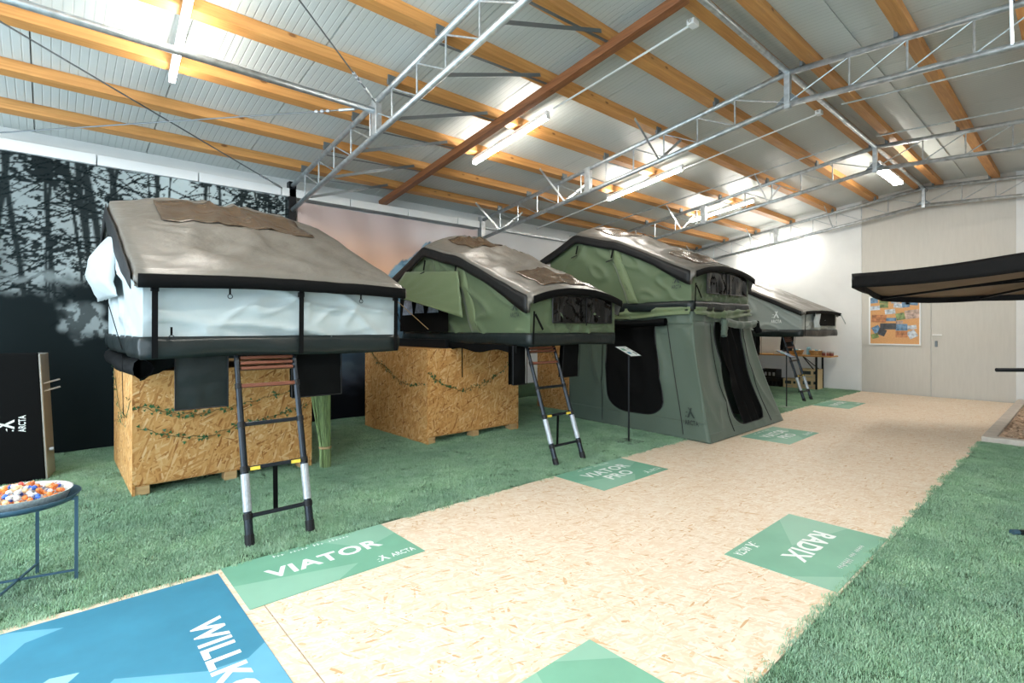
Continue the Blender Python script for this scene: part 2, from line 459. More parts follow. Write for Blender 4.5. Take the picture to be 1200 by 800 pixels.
def turf_nodes():
    ng = bpy.data.node_groups.new('turf_scatter', 'GeometryNodeTree')
    ng.interface.new_socket('Geometry', in_out='INPUT', socket_type='NodeSocketGeometry')
    ng.interface.new_socket('Geometry', in_out='OUTPUT', socket_type='NodeSocketGeometry')
    N, L = ng.nodes, ng.links
    gi = N.new('NodeGroupInput'); go = N.new('NodeGroupOutput')
    dp = N.new('GeometryNodeDistributePointsOnFaces'); dp.inputs['Density'].default_value = 560
    oi = N.new('GeometryNodeObjectInfo'); oi.inputs['Object'].default_value = CLUMP_OBJ
    ip = N.new('GeometryNodeInstanceOnPoints')
    rv = N.new('FunctionNodeRandomValue'); rv.data_type = 'FLOAT_VECTOR'
    rv.inputs[0].default_value = (0, 0, 0); rv.inputs[1].default_value = (0.1, 0.1, 6.28)
    rs = N.new('FunctionNodeRandomValue'); rs.data_type = 'FLOAT'
    rs.inputs[2].default_value = .8; rs.inputs[3].default_value = 1.25
    jn = N.new('GeometryNodeJoinGeometry')
    L.new(gi.outputs[0], dp.inputs['Mesh']); L.new(dp.outputs['Points'], ip.inputs['Points'])
    L.new(oi.outputs['Geometry'], ip.inputs['Instance']); L.new(rv.outputs[0], ip.inputs['Rotation']); L.new(rs.outputs[1], ip.inputs['Scale'])
    L.new(ip.outputs[0], jn.inputs[0]); L.new(gi.outputs[0], jn.inputs[0]); L.new(jn.outputs[0], go.inputs[0])
    return ng

def turf(name, label, polys):
    mb = MB()
    for x0, x1, y0, y1 in polys: mb.add([(x0, y0, 0), (x1, y0, 0), (x1, y1, 0), (x0, y1, 0)], [(0, 1, 2, 3)])
    o = mb.build(name, M['turf_base'])
    o.location.z = 0
    tag(o, label, 'turf', kind='stuff')
    md = o.modifiers.new('scatter', 'NODES'); md.node_group = TURF
    return o
# the clump source lies flat inside the turf itself
CLUMP_OBJ = bpy.data.objects.new('turf_tuft', CLUMP)
COL.objects.link(CLUMP_OBJ); CLUMP_OBJ.location = (-3.9, 2.9, 0)
tag(CLUMP_OBJ, 'single tuft of short green artificial grass by the walkway edge', 'turf', kind='stuff')
TURF = turf_nodes()
struct(MB().box(WL, PX0 - .002, YF, YB, -0.02, -0.003).build('floor_left', M['turf_base']))
struct(MB().box(PX1 + .002, WR, YF, YB, -0.02, -0.003).build('floor_right', M['turf_base']))
turf('artificial_turf', 'green artificial grass under the tents between walkway and banners', [(WL + .01, PX0 - .006, -1.6, YB - .02)])
turf('artificial_turf', 'green artificial grass between walkway and gravel bed', [(PX1 + .006, 1.6, 0.2, 8.36)])
# upturned strip of turf along the foot of the wall
st = MB().grid(lambda u, v: (-7.42 - .1 * v * v + .01 * nz(u * 9, v * 3, 2), 5.95 + 3.4 * u, 0.27 * v), 30, 4)
tag(st.build('turf_strip', M['turf_base'], smooth=True, solid=.012), 'green turf strip turned up along the foot of the snow banner', 'turf')

# ------------------------------------------------------------------ roof timbers
LEFTP = [-7.06, -6.31, -5.51, -4.70, -3.84, -3.05, -2.30]
RIGHTP = [-1.97, -1.15, -0.36, 0.40, 1.16, 1.96, 2.76, 3.5]
def ordn(i): return ['first', 'second', 'third', 'fourth', 'fifth', 'sixth', 'seventh', 'eighth'][i]
for side, xs in (('banner', LEFTP[::-1]), ('awning', RIGHTP)):
    for i, x in enumerate(xs):
        w = .06
        mb = MB()
        y0, y1 = YF + .05, YB - .005
        c = [(x - w, chord(x - w) + .06), (x + w, chord(x + w) + .06), (x + w, under(x + w) - .001), (x - w, under(x - w) - .001)]
        v = [(a, y0, b) for a, b in c] + [(a, y1, b) for a, b in c]
        mb.add(v, [(0, 1, 2, 3), (7, 6, 5, 4), (0, 4, 5, 1), (1, 5, 6, 2), (2, 6, 7, 3), (3, 7, 4, 0)])
        tag(mb.build('timber_purlin', M['pine'], bevel=.004), f'orange pine roof purlin, {ordn(i)} from the ridge tube on the {side} side', 'beam', 'pine purlins under the roof')
# brown cross beam under the purlins between the first two trusses
mb = MB(); mb.bar((-7.55, 3.96, chord(-7.55) + .0), (RX - .06, 3.96, chord(RX) + .0), .10, .085)
tag(mb.build('cross_beam', M['brown_wood'], bevel=.004), 'dark brown wooden beam running across beneath the purlins', 'beam')

# ------------------------------------------------------------------ steel roof trusses
TR = [2.55, 5.98, 9.44, 12.92]
TN = ['above the pale grey tent', 'above the tall green tent', 'between ridge lamp and tall green tent', 'in front of the back wall']
for ti, ty in enumerate(TR):
    rt = thing('roof_truss', f'galvanised steel lattice truss {TN[ti]}', 'truss', (RX, ty, 3.8), 'galvanised roof trusses')
    sep = .34
    for nm, dz, rr in (('top_chord', 0, .031), ('bottom_chord', -sep, .031)):
        for xa, xb in ((-7.5, RX), (RX, WR - .02)):
            MB().tube((xa, ty, chord(xa) + dz), (xb, ty, chord(xb) + dz), rr, 10).build(nm, M['steel'], rt, smooth=True)
    MB().box(RX - .03, RX + .03, ty - .03, ty + .03, 4.15 - sep - .05, 4.15 + .03).build('ridge_post', M['steel'], rt, bevel=.004)
    gs = MB()
    for s in (-1, 1): gs.add([(RX, ty - .006, 3.81), (RX + s * .13, ty - .006, 3.82 - s * .0), (RX, ty - .006, 3.95), (RX, ty + .006, 3.81), (RX + s * .13, ty + .006, 3.82), (RX, ty + .006, 3.95)], [(0, 1, 2), (5, 4, 3), (0, 3, 4, 1), (1, 4, 5, 2)])
    gs.build('gusset_plate', M['dark_steel'], rt)
    for s in (-1, 1):
        x = RX; k = 0
        first = .58
        while True:
            xn = x + s * (first if k == 0 else .47)
            if xn < -7.4 or xn > WR - .2: break
            MB().tube((xn, ty, chord(xn)), (xn, ty, chord(xn) - sep), .010, 6).build('web_post', M['steel'], rt)
            MB().tube((xn, ty, chord(xn) - .02), (x, ty, chord(x) - sep + .02), .008, 6).build('web_diagonal', M['steel'], rt)
            x = xn; k += 1
    for xs in (-4.97,):
        MB().box(xs - .05, xs + .05, ty - .035, ty + .035, chord(xs) - sep - .01, chord(xs) + .02).build('splice_plate', M['steel'], rt, bevel=.004)
    for px in LEFTP + RIGHTP:
        zz = chord(px)
        MB().box(px - .075 if px > RX else px + .045, px - .045 if px > RX else px + .075, ty - .05, ty + .05, zz + .02, zz + .11).build('purlin_bracket', M['dark_steel'], rt)
    # flat knee braces up to the purlins
    for px in (LEFTP[2], LEFTP[4], LEFTP[0]) if ti else LEFTP[:6]:
        zb_ = chord(px) - sep; zt = chord(px) + .06
        if ti == 0:
            MB().bar((px + .07, ty, zb_ + .02), (px + .07, ty + 1.22, zt + .02), .035, .006, (1, 0, 0)).build('knee_brace', M['dark_steel'], rt)
            MB().bar((px + .05, ty, zb_ + .30), (px + .05, ty + 1.33, zt - .03), .03, .006).build('tie_bar', M['dark_steel'], rt)
        else:
            for s in (-1, 1):
                if ty + s * .55 > YB: continue
                MB().bar((px + .07, ty, zb_ + .02), (px + .07, ty + s * .55, zt + .02), .035, .006, (1, 0, 0)).build('knee_brace', M['steel'], rt)
    if ti == 1:
        MB().bar((-0.42, ty, chord(-.42) - sep), (-0.42, ty - .15, chord(-.42) + .16), .05, .02, (1, 0, 0)).build('hanger', M['steel'], rt)
    # column on the wall
    MB().box(-7.56, -7.46, ty - .05, ty + .05, 0.0, chord(-7.5) + .06).build('column', M['black_metal'] if ti == 0 else M['steel'], rt, bevel=.004)

# ridge tube, side strut, conduits, bracing cables
tag(MB().tube((RX, YF + .1, 4.16), (RX, YB - .02, 4.16), .03, 10).build('ridge_tube', M['steel'], smooth=True), 'thick galvanised tube running along the roof ridge', 'tube')
tag(MB().tube((-4.97, YF + .1, chord(-4.97) - .10), (-4.97, TR[0] - .03, chord(-4.97) - .10), .032, 10).build('strut_tube', M['steel'], smooth=True), 'galvanised strut tube meeting the truss above the pale grey tent', 'tube')
for i, (pts, lab) in enumerate([
    ([(-4.10, 4.32, chord(-4.1) + .03), (-2.40, 4.35, chord(-2.4) + .02)], 'thin white conduit from the lamp beside the brown beam up to the ridge'),
    ([(-7.5, 7.40, chord(-7.5) + .03), (-2.32, 7.41, chord(-2.32) + .02)], 'thin pale conduit across the bay above the tall green tent'),
    ([(-7.55, 8.45, chord(-7.55) + .01), (-2.38, 8.89, chord(-2.38) + .02)], 'thin slanting tie rod just before the third truss'),
    ([(-2.05, 7.35, chord(-2.05) + .02), (3.4, 7.3, chord(3.4) + .02)], 'thin conduit on the awning side of the ridge, over the walkway'),
    ([(-2.05, 8.95, chord(-2.05) + .02), (3.4, 8.85, chord(3.4) + .02)], 'pair of tie rod lengths on the awning side before the third truss')]):
    tag(MB().tube(pts[0], pts[1], .011, 6).build('conduit', M['white_paint'] if i < 2 else M['steel']), lab, 'conduit')
for a, b, lab in [((-5.38, -.35, chord(-5.38) + .0), (-7.5, 2.45, chord(-7.5) - .06), 'steel bracing cable running down to the black wall column'),
                  ((-7.5, -.45, 3.37), (-5.05, 2.45, chord(-5.05) - .06), 'steel bracing cable with clamps rising to the splice plate'),
                  ((-3.4, .72, chord(-3.4) - .02), (-4.9, 2.50, chord(-4.9) - .05), 'short dark bracing cable above the strut tube')]:
    ct = thing('bracing_cable', lab, 'cable', a)
    MB().tube(a, b, .007, 6).build('wire', M['dark_steel'], ct)
    va = Vector(a); vb = Vector(b); d = (va - vb).normalized()
    MB().tube(vb + d * .10, vb + d * .26, .016, 8).build('turnbuckle', M['steel'], ct)
    for q in (.36, .42, .48): MB().tube(vb + d * q, vb + d * (q + .03), .017, 6).build('clamp', M['sticker'], ct)

for x, y, lab in ((-2.40, 4.36, 'small white junction box where the lamp conduit meets the ridge'), (-2.32, 7.41, 'small white junction box on the ridge over the tall green tent')):
    jb = thing('junction_box', lab, 'box', (x, y, chord(x)))
    MB().box(x - .035, x + .035, y - .05, y + .05, chord(x) + .005, chord(x) + .056).build('housing', M['white_paint'], jb, bevel=.005)
    MB().tube((x, y - .05, chord(x) + .03), (x, y - .075, chord(x) + .03), .012, 8).build('gland', M['alu'], jb)

# ------------------------------------------------------------------ lamps
def batten(a, b, lab, wide=.05):
    a = Vector(a); b = Vector(b)
    r = thing('tube_lamp', lab, 'lamp', tuple((a + b) / 2), 'fluorescent tube lamps')
    d = (b - a).normalized()
    up = Vector((0, 0, 1))
    MB().bar(a + up * .045, b + up * .045, wide, .045).build('housing', M['white_paint'], r)
    MB().bar(a + d * .02, b - d * .02, wide * .9, .04).build('diffuser', M['tube'], r)
    for p, q in ((a, a + d * .02), (b - d * .02, b)):
        MB().bar(p, q, wide, .045).build('end_cap', M['white_paint'], r)
def lz(x): return chord(x) - .035
batten((-4.30, .76, lz(-4.3)), (-5.56, .83, lz(-5.56)), 'lit tube lamp above the pale grey tent')
batten((-4.17, 4.30, lz(-4.17)), (-5.58, 4.30, lz(-5.58)), 'lit tube lamp beside the dark brown cross beam')
batten((-4.16, 7.26, lz(-4.16)), (-5.60, 7.26, lz(-5.6)), 'lit tube lamp above the tall green tent')
batten((-4.26, 10.05, lz(-4.26)), (-5.61, 10.05, lz(-5.61)), 'lit tube lamp above the far grey tent')
batten((-4.35, 12.92, chord(-4.35) - .34 - .095), (-5.85, 12.92, chord(-5.85) - .34 - .095), 'lit tube lamp hung under the last truss')
batten((-2.28, 9.85, 3.98), (-2.28, 11.4, 3.98), 'wide lit lamp fixed along the ridge before the grey gate', .14)
batten((-2.28, .45, 3.98), (-2.28, 2.0, 3.98), 'unseen wide lamp added along the ridge to brighten the near walkway', .14)  # lamp added out of view to brighten the walkway near the camera
batten((-0.2, 6.6, 3.98), (1.25, 6.6, 3.9), 'lit tube lamp over the awning side')
batten((-0.2, 3.2, 3.98), (1.25, 3.2, 3.9), 'lit tube lamp over the grass beside the walkway')
batten((-0.2, -0.3, 3.98), (1.25, -0.3, 3.9), 'lit tube lamp over the hall entrance')
batten((-4.2, -1.9, lz(-4.2)), (-5.6, -1.9, lz(-5.6)), 'unseen tube lamp added above the standing black case')  # extra lamp added out of view, more light at the near end

# ------------------------------------------------------------------ text and logo helpers
def text_mesh(body, size, rot=0, align='LEFT', xs=1.0, bold=0.0):
    cu = bpy.data.curves.new('lettering', 'FONT'); cu.body = body; cu.size = size; cu.align_x = align
    cu.offset = bold; cu.resolution_u = 3; cu.space_character = 1.0 + bold * 3
    o = bpy.data.objects.new('lettering', cu); COL.objects.link(o)
    dg = bpy.context.evaluated_depsgraph_get()
    me = bpy.data.meshes.new_from_object(o.evaluated_get(dg))
    bpy.data.objects.remove(o); bpy.data.curves.remove(cu)
    me.transform(Matrix.Rotation(rot, 4, 'Z') @ Matrix.Diagonal((xs, 1, 1, 1)))
    return me
def fit_text(body, width, height, bold=0.0):
    me = text_mesh(body, 1.0, bold=bold)
    xs = [v.co.x for v in me.vertices]; ys_ = [v.co.y for v in me.vertices]
    w, h = max(xs) - min(xs), max(ys_) - min(ys_)
    me.transform(Matrix.Diagonal((width / w, height / h, 1, 1)) @ Matrix.Translation((-min(xs), -min(ys_), 0)))
    return me
def put(me, name, m, parent, mtx):
    """mtx maps text plane to world; parent un-rotated"""
    me.transform(Matrix.Translation(-org(parent)) @ mtx)
    me.materials.clear(); me.materials.append(m)
    o = bpy.data.objects.new(name, me); COL.objects.link(o); o.parent = parent
    return o
def frame(o, ex, ey):
    ex = Vector(ex).normalized(); ey = Vector(ey).normalized(); ez = ex.cross(ey)
    return Matrix(((ex.x, ey.x, ez.x, o[0]), (ex.y, ey.y, ez.y, o[1]), (ex.z, ey.z, ez.z, o[2]), (0, 0, 0, 1)))
def emblem(h):
    """camp-tent figure: two crossing poles with a swept tail"""
    mb = MB()
    P = [[(-.42, 0), (-.22, 0), (.10, .62), (.22, .98), (.08, 1.0), (-.06, .70)],
         [(.44, 0), (.24, 0), (.02, .40), (-.04, .62), (.06, .66), (.16, .56)],
         [(-.04, .72), (-.22, .98), (-.10, 1.0), (.04, .80)],
         [(-.62, .10), (-.54, .02), (-.46, .10), (-.54, .18)],
         [(-.60, .46), (-.40, .56), (-.26, .50), (-.42, .46)]]
    for p in P: mb.add([(x * h, y * h, 0) for x, y in p], [tuple(range(len(p)))])
    me = bpy.data.meshes.new('emblem'); me.from_pydata(mb.v, [], mb.f); return me
def logo(parent, o, ex, ey, h, m, side=False):
    o = Vector(o); ex = Vector(ex).normalized(); ey = Vector(ey).normalized()
    if side:
        put(emblem(h), 'emblem', m, parent, frame(o, ex, ey))
        put(fit_text('ARCTA', h * 2.1, h * .72, .02), 'lettering', m, parent, frame(o + ex * h * .7 + ey * h * .1, ex, ey))
    else:
        put(emblem(h), 'emblem', m, parent, frame(o + ey * h * .75, ex, ey))
        put(fit_text('ARCTA', h * 1.5, h * .5, .02), 'lettering', m, parent, frame(o - ex * h * .75, ex, ey))
def squiggle(parent, o, ex, ey, length, h, m, words):
    """one line of small hand-written print, too small to read"""
    o = Vector(o); ex = Vector(ex).normalized(); ey = Vector(ey).normalized()
    mb = MB(); tot = sum(words) + (len(words) - 1) * 1.2; s = length / tot; x = 0
    n = ex.cross(ey) * .0004
    for w in words:
        for k in range(w):
            hh = h * random.choice((.55, .6, .65, 1.0)); xx = (x + k) * s
            a = o + ex * xx; t = .28 * s
            for q in ((a, a + ex * t, a + ex * (t + .1 * s) + ey * hh, a + ex * .1 * s + ey * hh),
                      (a + ey * .5 * hh, a + ex * s * .75 + ey * .4 * hh, a + ex * s * .75 + ey * .6 * hh, a + ey * .7 * hh)):
                mb.add([p + n for p in q], [(0, 1, 2, 3)])
        x += w + 1.2
    return mb.build('small_print', m, parent)

# ------------------------------------------------------------------ floor mats
def floor_mat(name, label, x0, x1, y0, y1, m, lt=None, z=.003):
    r = thing(name, label, 'floor mat', ((x0 + x1) / 2, (y0 + y1) / 2, 0.0005))
    MB().box(x0, x1, y0, y1, 0.0005, z).build('sheet', m, r)
    if lt:
        for poly in lt: MB().add([(x, y, z + .0003) for x, y in poly], [tuple(range(len(poly)))]).build('tinted_facet', M['mat_green_lt'], r)
    return r
ZT = .0042
def word(parent, body, o, rotdir, w, h, bold=.03):
    ex = {'+y': (0, 1, 0), '-y': (0, -1, 0), '+x': (1, 0, 0)}[rotdir]
    ey = {'+y': (-1, 0, 0), '-y': (1, 0, 0), '+x': (0, 1, 0)}[rotdir]
    put(fit_text(body, w, h, bold), 'lettering', M['print_white'], parent, frame((o[0], o[1], ZT), ex, ey))
def viator_mat(label, y0, lines, xoff=0.0):
    x0, x1, y1 = -3.315 + xoff, -2.735 + xoff, y0 + 1.0
    r = floor_mat('floor_mat', label, x0, x1, y0, y1, M['mat_green'],
                  [[(x1 - .30, y0), (x1, y0), (x1, y0 + .45), (x1 - .12, y0 + .62)], [(x0, y0 + .55), (x0 + .3, y0 + .75), (x0 + .2, y1), (x0, y1)]])
    for body, ox, oy, w, h in lines: word(r, body, (x0 + ox, y0 + oy), '+y', w, h)
    squiggle(r, (x0 + .065, y0 + .27, ZT), (0, 1, 0), (-1, 0, 0), .48, .035, M['print_white'], (3, 5, 3, 6))
    logo(r, (x1 - .045, y0 + .76, ZT), (0, 1, 0), (-1, 0, 0), .075, M['print_white'], side=True)
    return r
viator_mat('pale green floor mat lettered VIATOR by the pale grey tent ladder', .73, [('VIATOR', .33, .17, .68, .125)])
viator_mat('green floor mat lettered VIATOR PRO by the low green tent ladder', 3.50, [('VIATOR', .275, .18, .64, .13), ('PRO', .44, .31, .35, .13)])
viator_mat('green floor mat lettered VIATOR PRO before the tall tent doorway', 6.52, [('VIATOR', .275, .18, .64, .13), ('PRO', .44, .31, .35, .13)], .38)
viator_mat('green floor mat beside the far grey tent ladder', 10.13, [('VIATOR', .33, .17, .68, .125)], .02)
r = floor_mat('floor_mat', 'green floor mat lettered RADIX beside the right grass edge', -1.478, -.872, 3.06, 4.08, M['mat_green'],
              [[(-1.25, 3.5), (-1.478, 3.9), (-1.478, 4.08), (-1.1, 4.08)], [(-1.1, 3.06), (-.872, 3.06), (-.872, 3.3)]])
word(r, 'RADIX', (-1.242, 3.87), '-y', .58, .135)
squiggle(r, (-.965, 3.82, ZT), (0, -1, 0), (1, 0, 0), .46, .04, M['print_white'], (5, 3, 7))
logo(r, (-1.455, 3.32, ZT), (0, -1, 0), (1, 0, 0), .075, M['print_white'], side=True)
floor_mat('floor_mat', 'blank green floor mat on the walkway before the RADIX mat', -1.472, -.87, .78, 1.78, M['mat_green'],
          [[(-1.472, 1.55), (-1.3, 1.78), (-1.472, 1.78)], [(-1.472, .78), (-1.2, .78), (-1.35, 1.4), (-1.472, 1.45)]])
# blue welcome mat
r = thing('welcome_mat', 'large blue floor mat lettered WILLKOMMEN with pale geometric shapes', 'floor mat', (-2.09, -.4, .0005))
MB().box(-3.26, -.92, -1.4, .705, .0005, .003).build('sheet', M['rug'], r)
def facet(pts, m): MB().add([(x, y, .0033) for x, y in pts], [tuple(range(len(pts)))]).build('printed_shape', m, r)
facet([(-3.27 + .02, -.14), (-3.22, -.08), (-3.14, .05), (-3.10, -.08), (-2.97, -.15), (-2.8, -.4), (-3.24, -.6)], M['rug_lt'])
facet([(-2.69, .09), (-2.72, .0), (-2.45, -.3), (-2.3, -.2)], M['rug_pale'])
facet([(-2.41, .704), (-2.34, .62), (-2.36, .47), (-2.55, .19), (-1.9, -.3), (-.93, -.3), (-.93, .704)], M['rug_lt'])
put(fit_text('WILLKOMMEN', 1.22, .135, .03), 'lettering', M['print_white'], r, frame((-2.775, .475, .0045), (1, 0, 0), (0, 1, 0)))

# ------------------------------------------------------------------ banners (flat prints on cloth)
def banner(name, label, y0, y1, z0, z1, X, paint, res=.0125, wav=.012):
    ny = int((y1 - y0) / res); nz_ = int((z1 - z0) / res)
    Y, Z = np.meshgrid(np.linspace(y0, y1, ny + 1), np.linspace(z0, z1, nz_ + 1), indexing='ij')
    Xv = X + wav * np.sin(Y * 4.1 + Z * .9) * .5 + wav * .4 * np.sin(Y * 9 + Z * 3)
    v = np.stack([Xv, Y, Z], -1).reshape(-1, 3)
    i = np.arange(ny)[:, None] * (nz_ + 1) + np.arange(nz_)[None, :]
    f = np.stack([i, i + nz_ + 1, i + nz_ + 2, i + 1], -1).reshape(-1, 4)
    o_ = np.array([X, (y0 + y1) / 2, z0])
    me = bpy.data.meshes.new(name)
    me.from_pydata((v - o_).tolist(), [], f.tolist())
    c = np.clip(paint(Y, Z), 0, 1).reshape(-1, 3)
    a = me.color_attributes.new('print', 'FLOAT_COLOR', 'POINT')
    a.data.foreach_set('color', np.concatenate([c, np.ones((len(c), 1))], 1).astype(np.float32).ravel())
    me.polygons.foreach_set('use_smooth', [True] * len(me.polygons))
    me.materials.append(M['banner'])
    o = bpy.data.objects.new(name, me); COL.objects.link(o); o.location = tuple(o_)
    return tag(o, label, 'banner')
M['banner'] = vcol_mat('banner_print', .75, .08)
def fbm(Y, Z, sc, oct=4, seed=0):
    """value noise by bilinear interpolation of random lattices"""
    r_ = np.random.default_rng(seed); out = np.zeros_like(Y); amp = 1; tot = 0
    for k in range(oct):
        L_ = r_.random((256, 256)); a = Y * sc * 2 ** k + 40; b = Z * sc * 2 ** k + 40
        i = np.floor(a).astype(int); j = np.floor(b).astype(int); fa = a - i; fb = b - j
        fa = fa * fa * (3 - 2 * fa); fb = fb * fb * (3 - 2 * fb)
        i0, i1, j0, j1 = i % 256, (i + 1) % 256, j % 256, (j + 1) % 256
        out += amp * (L_[i0, j0] * (1 - fa) * (1 - fb) + L_[i1, j0] * fa * (1 - fb) + L_[i0, j1] * (1 - fa) * fb + L_[i1, j1] * fa * fb)
        tot += amp; amp *= .5
    return out / tot
def sstep(a, b, x):
    t = np.clip((x - a) / (b - a), 0, 1); return t * t * (3 - 2 * t)
def forest(Y, Z):
    sky = np.stack([.46 + 0 * Y, .54 + 0 * Y, .55 + 0 * Y], -1) * (0.5 + .5 * sstep(-.4, 1.6, Y))[..., None]
    c = sky * (.85 + .3 * fbm(Y, Z, 3, 4, 1))[..., None]
    dark = np.zeros_like(Y)
    r_ = np.random.default_rng(3)
    for k in range(44):                                      # trunks
        y0 = r_.uniform(-2.4, 2.6); w = r_.uniform(.008, .030) * (1.3 if y0 < .9 else .75); lean_ = r_.normal(0, .06)
        d = np.abs(Y - (y0 + lean_ * (Z - 2) + .03 * np.sin(Z * 2.3 + k)))
        dark = np.maximum(dark, .95 * (1 - sstep(w * .6, w * 1.3, d + .008 * (fbm(Y, Z, 20, 2, 40) - .5))))
    for k in range(620):                                     # branches and twigs
        y0 = r_.uniform(-2.4, 2.7); z0 = r_.uniform(1.7, 3.25); ln = r_.uniform(.08, .5); sl = r_.normal(.2, .6); s_ = r_.choice((-1, 1))
        t = (Y - y0) * s_
        zc = z0 + sl * t + .5 * t * t * r_.normal()
        d = np.abs(Z - zc); w = r_.uniform(.004, .009)
        dark = np.maximum(dark, (1 - sstep(w * .6, w * 1.6, d)) * ((t > 0) & (t < ln)))
    mass = fbm(Y, Z, 2.6, 4, 11); fine = fbm(Y * 1.0, Z * 1.6, 26, 3, 5)
    left = 1 - sstep(-.3, 1.2, Y + (Z - 2.4) * .2)
    dark = np.maximum(dark, .96 * sstep(.50, .57, mass * .55 + fine * .45 + .11 * left - .035 - .035 * sstep(1.2, 2.4, Y)))
    dark = np.maximum(dark, .97 * (1 - sstep(-.75, -.15, Y + .5 * (fbm(Y, Z, 3, 4, 8) - .5))))
    low = 1 - sstep(1.72, 2.0, Z + .6 * (fbm(Y, Z, 3.3, 5, 21) - .5))
    dark = np.maximum(dark, .985 * low)
    # out-of-focus pale gap in the foreground
    gz = Z + .35 * (fbm(Y, Z, 4, 4, 33) - .5); gy = Y + .5 * (fbm(Y, Z, 4, 4, 34) - .5)
    gap = sstep(1.22, 1.36, gz) * (1 - sstep(1.52, 1.68, gz)) * sstep(-.02, .14, gy) * (1 - sstep(.42, .60, gy)) * (.25 + .75 * sstep(.46, .54, fbm(Y * 1.4, Z, 13, 4, 38)))
    gap = np.maximum(gap, .7 * sstep(1.83, 1.90, gz) * (1 - sstep(1.93, 2.0, gz)) * sstep(-.3, -.1, gy) * (1 - sstep(.25, .4, gy)))
    dark = np.minimum(dark, 1 - .85 * gap)
    dk = np.array([.003, .007, .008])
    return c * (1 - dark[..., None]) + dk * dark[..., None]
banner('wall_banner', 'dark forest photo banner hung on the wall behind the pale grey tent', -2.5, 2.50, .02, 3.215, -7.50, forest, .0125)
def lerp(a, b, t): return np.array(a) * (1 - t[..., None]) + np.array(b) * t[..., None]
def sunset(Y, Z):
    t = sstep(1.9, 3.2, Z)
    c = lerp((.86, .50, .30), (.56, .46, .45), t)
    g = np.exp(-(((Y - 5.0) / .55) ** 2 + ((Z - 2.95) / .25) ** 2))
    c = c * (1 - .8 * g[..., None]) + np.array([.80, .78, .80]) * .8 * g[..., None]
    rough_ = fbm(Y, Z * 0, 4, 5, 2)
    ridge = np.interp(Y, [2.6, 3.4, 3.99, 4.25, 4.56, 4.75, 4.84, 4.95, 5.3, 5.9], [1.5, 1.95, 2.22, 2.42, 2.62, 2.80, 2.86, 2.78, 2.5, 2.3]) + .10 * (rough_ - .5) + .05 * (fbm(Y, Z * 0, 14, 3, 12) - .5)
    mt = sstep(-.008, .012, ridge - Z)
    sh = fbm(Y * 1.0 + Z * .7, Z * 1.4, 6, 5, 9)
    mc = lerp((.06, .16, .25), (.24, .40, .52), sstep(.35, .65, sh))
    mc = mc * sstep(.4, 1.9, Z)[..., None] + np.array([.07, .085, .12]) * (1 - sstep(.4, 1.9, Z))[..., None]
    c = c * (1 - mt[..., None]) + mc * mt[..., None]
    bl = 1 - sstep(.35, .75, Z + .2 * (sh - .5))
    return c * (1 - .9 * bl[..., None])
banner('wall_banner', 'pink sunset mountain banner hung between the first two roof columns', 2.62, 5.86, .02, 3.17, -7.50, sunset, .025, .03)
def snow(Y, Z):
    t = sstep(1.6, 3.2, Z)
    c = lerp((.66, .72, .76), (.74, .75, .76), t)
    tr = 1.95 + .22 * (fbm(Y, Y * 0, 9, 4, 4) - .2)
    m = (1 - sstep(-.02, .03, Z - tr)) * sstep(1.3, 1.6, Z) * sstep(7.4, 7.8, Y)
    fc = lerp((.05, .10, .13), (.22, .25, .06), sstep(.45, .6, fbm(Y, Z, 7, 3, 6)))
    c = c * (1 - m[..., None]) + fc * m[..., None]
    b = np.exp(-(((Y - 6.55) / .14) ** 2 + ((Z - 1.15) / .10) ** 2))
    return c * (1 - b[..., None]) + np.array([.05, .25, .45]) * b[..., None]
banner('wall_banner', 'white snowy landscape banner hung behind the tall green tent', 5.98, 12.6, .02, 3.20, -7.56, snow, .03, .02)

# ------------------------------------------------------------------ crates
def crate(label, x0, x1, y0, y1, top, sidey=True):
    r = thing('chipboard_crate', label, 'crate', ((x0 + x1) / 2, (y0 + y1) / 2, 0))
    t = .018
    MB().box(x1 - t, x1, y0 + t, y1 - t, .10, top).build('front_panel', M['osb_crate_dim'], r, uv=True)
    MB().box(x0, x0 + t, y0 + t, y1 - t, .10, top).build('back_panel', M['osb_crate_dim'], r, uv=True)
    MB().box(x0, x1, y0, y0 + t, .004, top).build('side_panel', M['osb_crate_dim'], r, uv=True)
    MB().box(x0, x1, y1 - t, y1, .004, top).build('side_panel', M['osb_crate_dim'], r, uv=True)
    MB().box(x0 + t, x1 - t, y0 + t, y1 - t, top - t, top).build('lid', M['osb_crate_dim'], r, uv=True)
    MB().box(x0 + t, x1 - t, y0 + t, y1 - t, .082, .10).build('floor_board', M['osb_crate_dim'], r, uv=True)
    for yy in (y0 + t + .001, (y0 + y1) / 2 - .05, y1 - t - .101):
        for xx in (x0 + .01, x1 - .13):
            MB().box(xx, xx + .12, yy, yy + .10, .004, .082).build('foot_block', M['block_wood'], r, bevel=.003)
    return r
crate('chipboard crate under the pale grey tent', -6.75, -5.17, .50, 1.95, 1.02)
crate('chipboard crate under the low green tent', -6.77, -5.17, 3.30, 4.75, 1.13)
crate('tall chipboard crate beside and inside the green annex', -6.45, -4.95, 6.38, 7.85, 1.55)
crate('chipboard crate under the far grey tent', -6.7, -5.3, 10.75, 12.2, 1.10)

